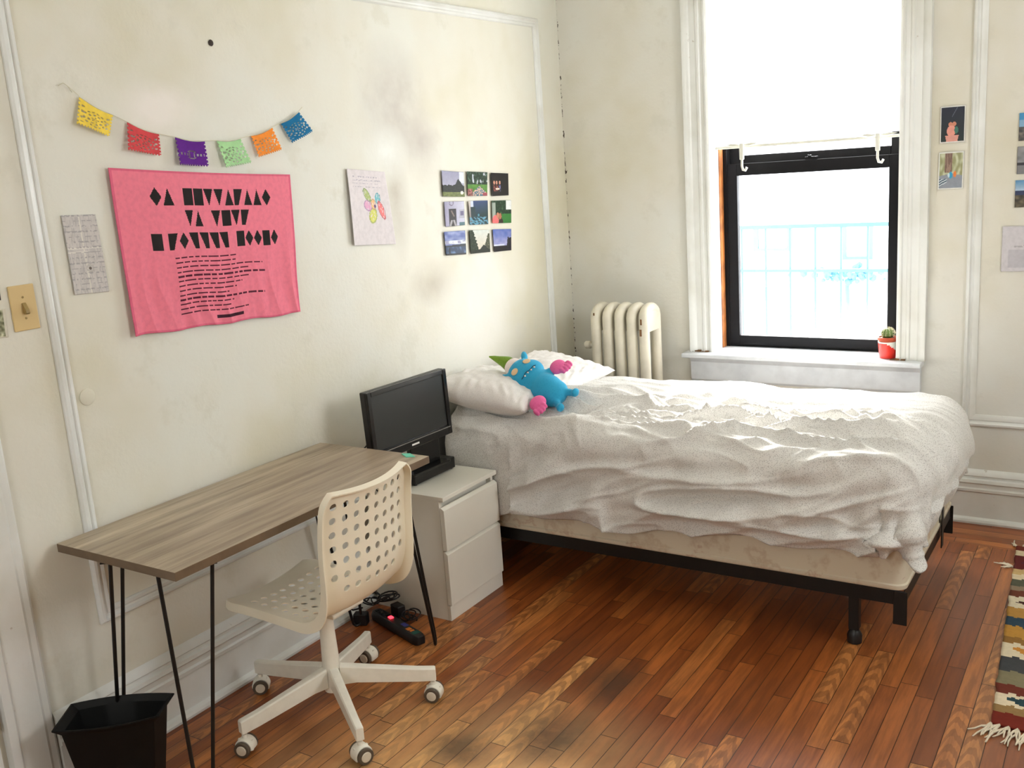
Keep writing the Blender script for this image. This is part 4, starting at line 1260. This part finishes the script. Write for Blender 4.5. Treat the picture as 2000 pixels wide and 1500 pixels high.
for (_, _, a, b, _, _) in flags: pts += [(.0085, a[0], a[1]+.002), (.0085, (a[0]+b[0])/2, (a[1]+b[1])/2-.004), (.0085, b[0], b[1]+.002)]
pts.append((.009, -1.975, 2.034))
tube(bm, pts, .0011, 6)
for p in ((.009, -2.935, 2.083),): tube(bm, [Vector(p)+Vector((0, -.03, .0)), Vector(p)+Vector((0, -.012, .008)), Vector(p), Vector(p)+Vector((0, .012, -.018))], .0012, 5)
tag(obj('bunting_string', bm, M['string'], smooth=True), 'thin pale string holding the six paper flags on the wall', 'string')

# child's drawing of a flower
def petal(u, v, cu_, cv, ru, rv, rot):
    x, y = (u-cu_)*.86, (v-cv)*1.0
    c_, s_ = math.cos(rot), math.sin(rot); a, b = (x*c_+y*s_)/ru, (-x*s_+y*c_)/rv
    return a*a+b*b
PET = [(.46, .33, .055, .105, -.7, (170, 186, 110)), (.72, .37, .055, .075, .2, (110, 186, 196)), (.78, .53, .055, .13, -.35, (240, 120, 120)),
       (.56, .60, .075, .11, .45, (214, 216, 100)), (.46, .47, .085, .07, .3, (222, 160, 196)), (.60, .45, .05, .07, 0, (244, 190, 130))]
def drawcol(u, v):
    base = (226, 219, 221)
    if .05 < v < .24 and .12 < u < .84:
        if int(v*70) % 3 == 0 and nz(u*30, v*50, 2) > .0: base = (188, 182, 192)
    for cu_, cv, ru, rv, ro, c_ in PET:
        q = petal(u, v, cu_, cv, ru, rv, ro)
        if .72 < q < 1.1: base = mixc(c_, (90, 120, 150), .30)
        elif q <= .72 and nz(u*40, v*24, 3) > -.25: base = mixc(c_, (240, 236, 236), .15)
    if petal(u, v, .63, .48, .02, .025, 0) < 1: base = (110, 84, 130)
    return base
def curled(tl, tr, br, bl, off=.004, curl=.012):
    f_ = bilerp((0,)+tl, (0,)+tr, (0,)+br, (0,)+bl)
    def g(u, v):
        p = f_(u, v); return Vector((off + curl*((1-u)**3)*(.5+.5*v) + curl*.6*(u**6)*v + .0015*math.sin(u*6+v*4), p.y, p.z))
    return g
o = grid_print('child_drawing', 70, 110, curled((-1.766, 1.801), (-1.528, 1.780), (-1.505, 1.478), (-1.771, 1.499)), drawcol, M['drawn'], thick=.0005, ndir=(1, 0, 0))
tag(o, "white paper with a child's crayon flower drawing taped beside the pink towel", 'drawing')
def mapcol(u, v):
    base = (205, 200, 196)
    if nz(u*60, v*8, 1) > .22: base = (188, 184, 182)
    if abs(u-.5) < .025: base = (222, 218, 208)
    if abs(v-.42) < .012 or abs(v-.47) < .006 and u < .6: base = (224, 220, 212)
    r = math.hypot((u-.58)*.48, v-.68)
    if r < .020: base = (110, 100, 92)
    elif .035 < r < .05: base = (190, 186, 180)
    if int(v*60) % 4 == 0 and nz(u*14, v*60, 4) > 0: base = (170, 166, 166)
    return base
o = grid_print('printed_paper', 50, 100, curled((-3.020, 1.715), (-2.905, 1.710), (-2.900, 1.474), (-3.018, 1.480), .003, .004), mapcol, M['drawn'], thick=.0004, ndir=(1, 0, 0))
tag(o, 'faded grey printed paper strip taped left of the pink towel', 'paper')

# light switch
sw = thing('light_switch', 'almond light switch plate beside the door casing', 'light switch')
bm = B(); bx(bm, .0005, .006, -3.220, -3.142, 1.402, 1.532); obj('switch_plate', bm, M['switch'], sw, bevel=.003)
bm = B(); prism(bm, [(.0062, 1.452), (.0062, 1.482), (.020, 1.462), (.022, 1.452), (.018, 1.448)], lambda a, b, l: (a, l, b), -3.187, -3.175); obj('toggle', bm, M['switch_toggle'], sw, bevel=.001)
for z in (1.437, 1.497):
    bm = B(); lathe(bm, [(.0, 0), (.0035, 0), (.003, .0012), (0, .0014)], 12); o = obj('screw', bm, M['switch_toggle'], sw); o.rotation_euler = (0, PI/2, 0); o.location = (.0062, -3.181, z)

# photographs --------------------------------------------------------------
def trees(u, v, base, seed, horizon, amp, dark=(26, 34, 24), freq=7):
    h_ = horizon - amp*(.5+.5*math.sin(u*freq+seed)) - .05*nz(u*18, seed, 1)
    return mixc(dark, (60, 72, 48), max(0, nz(u*22, v*22, seed))) if v > h_ else base
def ph1(u, v):
    c = mixc((150, 150, 176), (178, 176, 190), v)
    if u > .8 and v < .45: c = (218, 224, 240)
    if v > .55 - (.25*math.exp(-((u-.75)/.12)**2)) - .06*nz(u*12, 1, 1): c = mixc((22, 28, 20), (50, 56, 40), max(0, nz(u*16, v*16, 2)))
    if v > .82: c = mixc((90, 100, 52), (120, 128, 70), nz(u*9, v*20, 1)+.4)
    if math.hypot(u-.88, v-.84) < .07: c = (222, 216, 206)
    return c
def ph2(u, v):
    c = mixc((30, 50, 36), (90, 120, 100), max(0, nz(u*12, v*8, 3)*1.6))
    if nz(u*9, v*4, 8) > .35 and v < .5: c = (190, 196, 206)
    if v > .52: c = mixc((92, 140, 60), (70, 120, 52), nz(u*8, v*8, 2)+.5)
    if v > .58+.8*abs(u-.60) and v > .55: c = (206, 170, 150) if nz(u*16, v*16, 4) > 0 else (70, 110, 130)
    if u < .25 and v > .70: c = (170, 110, 110) if nz(u*20, v*20, 5) > 0 else (110, 70, 60)
    if u > .78 and v > .86: c = (150, 70, 80)
    return c
def ph3(u, v):
    c = (28, 24, 26)
    for cx in (.17, .32, .50):
        if math.hypot((u-cx)/.05, (v-.42)/.08) < 1: c = (206, 150, 128)
        if abs(u-cx) < .055 and .52 < v < .8 and nz(u*30, v*20, cx) > -.1: c = (150, 84, 78) if cx < .4 else (120, 120, 170)
    if .26 < u < .48 and .66 < v < .73: c = (236, 214, 196)
    return c
def ph4(u, v):
    c = mixc((150, 146, 172), (196, 196, 214), u)
    if .20 < u < .60 and v > .30: c = (34, 28, 28)
    if v > .74 and .20 < u < .60 and abs(abs(u-.40)-(.05+.35*(v-.74))) < .05: c = (160, 156, 160)
    if v < .62 and abs((u-.36)-(v-.40)*.55) < .035 and v > .36: c = (120, 104, 96)
    if .72 < u and .34 < v < .7: c = (96, 88, 120) if .80 < u < .95 and .42 < v < .6 else (168, 166, 182)
    if .72 < u and v > .86: c = (64, 100, 110)
    if abs(math.hypot((u-.36), (v-.06))-.1) < .02: c = (120, 110, 130)
    return c
def ph5(u, v):
    c = mixc((60, 76, 128), (30, 56, 58), min(1, v*1.3+u*.3))
    if u < .12: c = mixc((214, 206, 200), (90, 80, 80), v)
    elif u < .25 and v < .25: c = (206, 214, 236)
    if .1 < u < .35 and .25 < v < .75: c = (44, 62, 66)
    if v > .68 and nz(u*7-v*8, v*16, 2) > .0: c = (96, 150, 176)
    if math.hypot(u-.5, v-.6) < .05: c = (80, 140, 160)
    return c
def ph6(u, v):
    c = mixc((22, 48, 32), (70, 100, 66), max(0, nz(u*10, v*10, 3)*1.5))
    if u > .72 and v < .42: c = (226, 228, 226)
    if u < .18 and v > .1: c = (150, 160, 150)
    if v > .58 and u > .5: c = (50, 116, 50)
    if math.hypot((u-.17)/.17, (v-.88)/.24) < 1: c = (236, 110, 110)
    if math.hypot((u-.30)/.08, (v-.66)/.13) < 1: c = (190, 128, 100)
    if math.hypot((u-.42)/.07, (v-.7)/.15) < 1: c = (176, 110, 84)
    if math.hypot((u-.48)/.10, (v-.95)/.15) < 1: c = (50, 30, 30)
    return c
def ph7(u, v):
    c = mixc((86, 100, 160), (150, 160, 200), max(0, nz(u*4, v*7, 2)+.4))
    if .38 < v < .54: c = (214, 220, 232) if nz(u*5, v*14, 4) > -.1 else (150, 150, 180)
    if v > .60-.06*u: c = (26, 34, 44)
    if v > .66: c = mixc((34, 54, 84), (110, 140, 180), max(0, nz(u*7, v*5, 6)*1.6))
    if u < .28 and v > .7 and abs(u-.2) < .03 or v > .93: c = (20, 20, 26)
    return c
def ph8(u, v):
    c = mixc((206, 212, 206), (214, 200, 180), v)
    if u < .18+.30*v+.06*nz(v*14, 1, 2): c = mixc((30, 44, 30), (90, 100, 70), max(0, nz(u*20, v*20, 1)))
    if u > .98-.30*v-.08*abs(nz(v*12, 3, 3)) and v > .15: c = mixc((60, 64, 44), (150, 140, 110), max(0, nz(u*20, v*20, 7)))
    if v > .86-.2*math.exp(-((u-.7)/.15)**2): c = (28, 34, 24)
    return c
def ph9(u, v):
    c = mixc((84, 104, 172), (176, 170, 204), min(1, v*1.1+.3*nz(u*5, v*5, 2)))
    if abs(v-.72) < .03 and u < .62: c = (206, 210, 226)
    if v > .76: c = (24, 20, 28)
    if u > .72+.12*(1-v) and v > .38+.1*nz(u*14, 1, 1): c = (28, 24, 34)
    return c
photos = [
 (ph1, (-1.137, 1.769), (-.965, 1.755), (-.968, 1.643), (-1.142, 1.655), 'square photo of a tree line under pale sky, top left of nine'),
 (ph2, (-.940, 1.757), (-.766, 1.746), (-.781, 1.636), (-.947, 1.645), 'square photo of people on grass under trees, top middle of nine'),
 (ph3, (-.742, 1.743), (-.582, 1.733), (-.592, 1.627), (-.745, 1.632), 'nearly black square photo with small faces, top right of nine'),
 (ph4, (-1.137, 1.631), (-.978, 1.624), (-.986, 1.514), (-1.141, 1.519), 'square photo of a dark figure in a lilac room, middle left of nine'),
 (ph5, (-.948, 1.622), (-.781, 1.614), (-.790, 1.502), (-.948, 1.511), 'dark blue-green square photo of water, centre of nine'),
 (ph6, (-.750, 1.611), (-.571, 1.602), (-.584, 1.491), (-.758, 1.503), 'square photo of two people on a green lawn, middle right of nine'),
 (ph7, (-1.156, 1.498), (-.987, 1.489), (-.993, 1.379), (-1.155, 1.391), 'square photo of a lake under blue clouds, bottom left of nine'),
 (ph8, (-.958, 1.487), (-.786, 1.475), (-.790, 1.368), (-.960, 1.377), 'square photo of pale sky between fir trees, bottom middle of nine'),
 (ph9, (-.760, 1.474), (-.589, 1.461), (-.601, 1.356), (-.760, 1.365), 'square photo of violet sky over black hills, bottom right of nine'),
]
for fn, a, b, c_, d_, lab in photos:
    w_ = .010
    f_ = bilerp((0,)+a, (0,)+b, (0,)+c_, (0,)+d_)
    def g(u, v, f_=f_): p = f_(u, v); return Vector((.0045+.007*(1-u)**2*.8+.002*u*u, p.y, p.z))
    o = grid_print('photograph', 44, 44, g, fn, M['print'], thick=.0015, ndir=(1, 0, 0))
    tag(o, lab, 'photograph', 'nine square photographs on the left wall')

# right-hand wall photographs
def q1(u, v):
    if u < .04 or u > .96 or v < .03 or v > .97: return (214, 212, 206)
    c = mixc((26, 28, 46), (30, 44, 40), v)
    if abs((u-.55)-(.2-v)*.8) < .02 and v < .3: c = (80, 84, 96)
    if math.hypot((u-.42)/.09, (v-.50)/.06) < 1 or math.hypot((u-.56)/.08, (v-.49)/.06) < 1: c = (200, 130, 104)
    if math.hypot((u-.45)/.18, (v-.68)/.15) < 1: c = (220, 148, 132)
    if math.hypot((u-.65)/.08, (v-.66)/.10) < 1: c = (60, 110, 96)
    if v > .80 and abs(u-.48) < .27-.3*(v-.8): c = (214, 150, 136)
    return c
def q2(u, v):
    if u < .04 or u > .96 or v < .03 or v > .97: return (222, 222, 216)
    c = mixc((150, 150, 110), (206, 210, 180), max(0, nz(u*9, v*6, 2)+.3))
    if .25 < u < .55 and v < .55: c = (120, 96, 84) if nz(u*18, v*3, 3) > 0 else (150, 124, 108)
    if v > .58+.12*abs(u-.5): c = (140, 146, 156)
    if u < .35 and v > .72 and v < .95-.4*u: c = (196, 204, 210) if int(v*30+u*10) % 2 else (60, 84, 100)
    if math.hypot((u-.50)/.07, (v-.62)/.09) < 1: c = (50, 150, 190)
    if math.hypot((u-.66)/.06, (v-.60)/.08) < 1: c = (230, 130, 60)
    if math.hypot((u-.42)/.04, (v-.62)/.06) < 1: c = (190, 214, 220)
    return c
def s1(u, v): return (60, 140, 190) if v < .25 else ((130, 170, 200) if v < .5 else mixc((60, 60, 60), (120, 110, 100), nz(u*9, v*9, 1)+.5))
def s2(u, v): return mixc((150, 150, 152), (110, 110, 112), nz(u*4, v*6, 1)+.5) if v < .58 else ((50, 50, 54) if v < .68 else (120, 120, 122))
def s3(u, v): return mixc((90, 140, 180), (200, 214, 226), v*2) if v < .38 else ((50, 60, 90) if v < .55 else mixc((110, 100, 80), (60, 56, 48), nz(u*9, v*9, 1)+.5))
def paper2(u, v):
    c = (206, 202, 206)
    if .2 < u and .42 < v < .47 and nz(u*30, v*30, 1) > 0: c = (176, 172, 176)
    if .12 < u and .52 < v < .92: c = (190, 187, 193)
    return c
def backpos(x0, x1, z0, z1, sk=0, th=.004):
    return lambda u, v: Vector((x0+(x1-x0)*u+sk*v, -th-.002*(1-u), z1+(z0-z1)*v))
for fn, args, nm, lab, cat in (
    (q1, (1.898, 1.999, 1.735, 1.891, .0), 'photograph', 'upright dark photo of two embracing people, right of the window', 'photograph'),
    (q2, (1.896, 1.998, 1.535, 1.696, -.002), 'photograph', 'upright photo of hikers in a forest, beneath the dark photo', 'photograph'),
    (s1, (2.208, 2.36, 1.724, 1.838, 0), 'photograph', 'photo with bright blue sky cut off by the picture edge, topmost of three', 'photograph'),
    (s2, (2.206, 2.36, 1.586, 1.700, 0), 'photograph', 'grey photo cut off by the picture edge, middle of three', 'photograph'),
    (s3, (2.203, 2.36, 1.446, 1.560, 0), 'photograph', 'landscape photo with blue hills cut off by picture edge, lowest of three', 'photograph'),
    (paper2, (2.160, 2.37, 1.171, 1.366, 0), 'printed_paper', 'pale grey printed paper at the right picture edge below the photos', 'paper')):
    o = grid_print(nm, 48, 60, backpos(*args), fn, M['print'] if nm == 'photograph' else M['drawn'], thick=.001, ndir=(0, -1, 0))
    tag(o, lab, cat, 'photographs on the window wall' if nm == 'photograph' else None)
# two cut-off pictures at the far left
o = grid_print('photograph', 20, 24, bilerp((.003, -3.315, 1.478), (.003, -3.236, 1.473), (.003, -3.241, 1.392), (.003, -3.315, 1.398)),
               lambda u, v: (214, 208, 190) if u > .9 or v < .06 or v > .94 else mixc((90, 90, 60), (200, 200, 170), nz(u*7, v*9, 2)+.5), M['print'], thick=.001, ndir=(1, 0, 0))
tag(o, 'green and cream photo at the left picture edge below a dark one', 'photograph', 'photographs by the light switch')
o = grid_print('photograph', 10, 12, bilerp((.003, -3.315, 1.575), (.003, -3.240, 1.570), (.003, -3.243, 1.498), (.003, -3.315, 1.502)),
               lambda u, v: (40, 34, 30), M['print'], thick=.001, ndir=(1, 0, 0))
tag(o, 'dark photo at the left picture edge beside the light switch', 'photograph', 'photographs by the light switch')

# ------------------------------------------------------------------ rug
stripes = [(0, (110, 44, 30)), (.035, (214, 196, 160)), (.07, (92, 30, 26)), (.17, (196, 164, 110)), (.205, (214, 196, 160)), (.24, (84, 84, 66)), (.29, (140, 120, 96)), (.32, (112, 60, 40)),
           (.36, (226, 214, 184)), (.43, (186, 140, 70)), (.49, (54, 76, 92)), (.54, (196, 146, 66)), (.60, (150, 110, 56)), (.63, (232, 218, 186)), (.70, (70, 72, 74)), (.77, (134, 126, 98)),
           (.83, (112, 50, 36)), (.87, (230, 214, 184)), (.92, (150, 120, 76)), (.95, (118, 40, 26)), (1.01, (0, 0, 0))]
def rugcol(u, v):
    vv = v+.012*nz(u*6, v*3, 2)+.006*(int(u*26) % 2)
    c = stripes[0][1]; i_ = 0
    for k, (p, cc) in enumerate(stripes):
        if vv >= p and k < len(stripes)-1: c = cc; i_ = k
    # jagged diamonds woven inside the wide stripes
    for (vc, h_, cc) in ((.395, .025, (70, 40, 30)), (.505, .035, (46, 70, 88)), (.66, .030, (206, 140, 60)), (.895, .025, (44, 70, 78)), (.12, .04, (60, 34, 54))):
        q = abs(vv-vc)/h_ + abs(((u*5.2) % 1.0)-.65)*1.7
        if q < .85: c = cc
    return c
tl, tr, br, bl = Vector((2.292, -.262, 0)), Vector((3.10, -.300, 0)), Vector((3.19, -1.800, 0)), Vector((2.378, -1.762, 0))
rf = bilerp(tl, tr, br, bl)
def rugp(u, v):
    p = rf(u, v); e_ = 1 if u < .01 else 0
    return Vector((p.x+.006*nz(v*26, 1, 1)*(1-u), p.y, .009+.0015*nz(u*10, v*14, 3)))
rug = thing('rug', 'striped woven wool rug with cream fringe on the floor at right', 'rug')
grid_print('woven_field', 70, 240, rugp, rugcol, M['rug'], parent=rug, thick=.0075, ndir=(0, 0, 1), back=(150, 110, 70))
bm = B(); rnd = random.Random(11)
def tassel(base, dirv, n=6, L=.07):
    for k in range(n):
        p = Vector(base); pts = [p.copy()]
        dd = Vector(dirv)+Vector((rnd.uniform(-.45, .45), rnd.uniform(-.45, .45), 0))
        for q in range(4):
            p = p+dd*L/4+Vector((rnd.uniform(-.006, .006), rnd.uniform(-.006, .006), 0)); p.z = .0045+rnd.uniform(0, .004); pts.append(p.copy())
        tube(bm, pts, .0028, 5, radii=[.004, .0035, .003, .0028, .002])
for k in range(34):
    t = k/33; b_ = bl.lerp(br, t); tassel((b_.x, b_.y+.002, .006), (-.25, -1, 0), 6, .075)
for k in range(34):
    t = k/33; b_ = tl.lerp(tr, t); tassel((b_.x, b_.y-.002, .006), (.1, 1, 0), 4, .05)
tassel((2.302, -.50, .006), (-1, .1, 0), 7, .05)
o = obj('fringe', bm, simple('cream_wool_fringe', (232, 220, 196), .9), rug, smooth=True); o['kind'] = 'stuff'
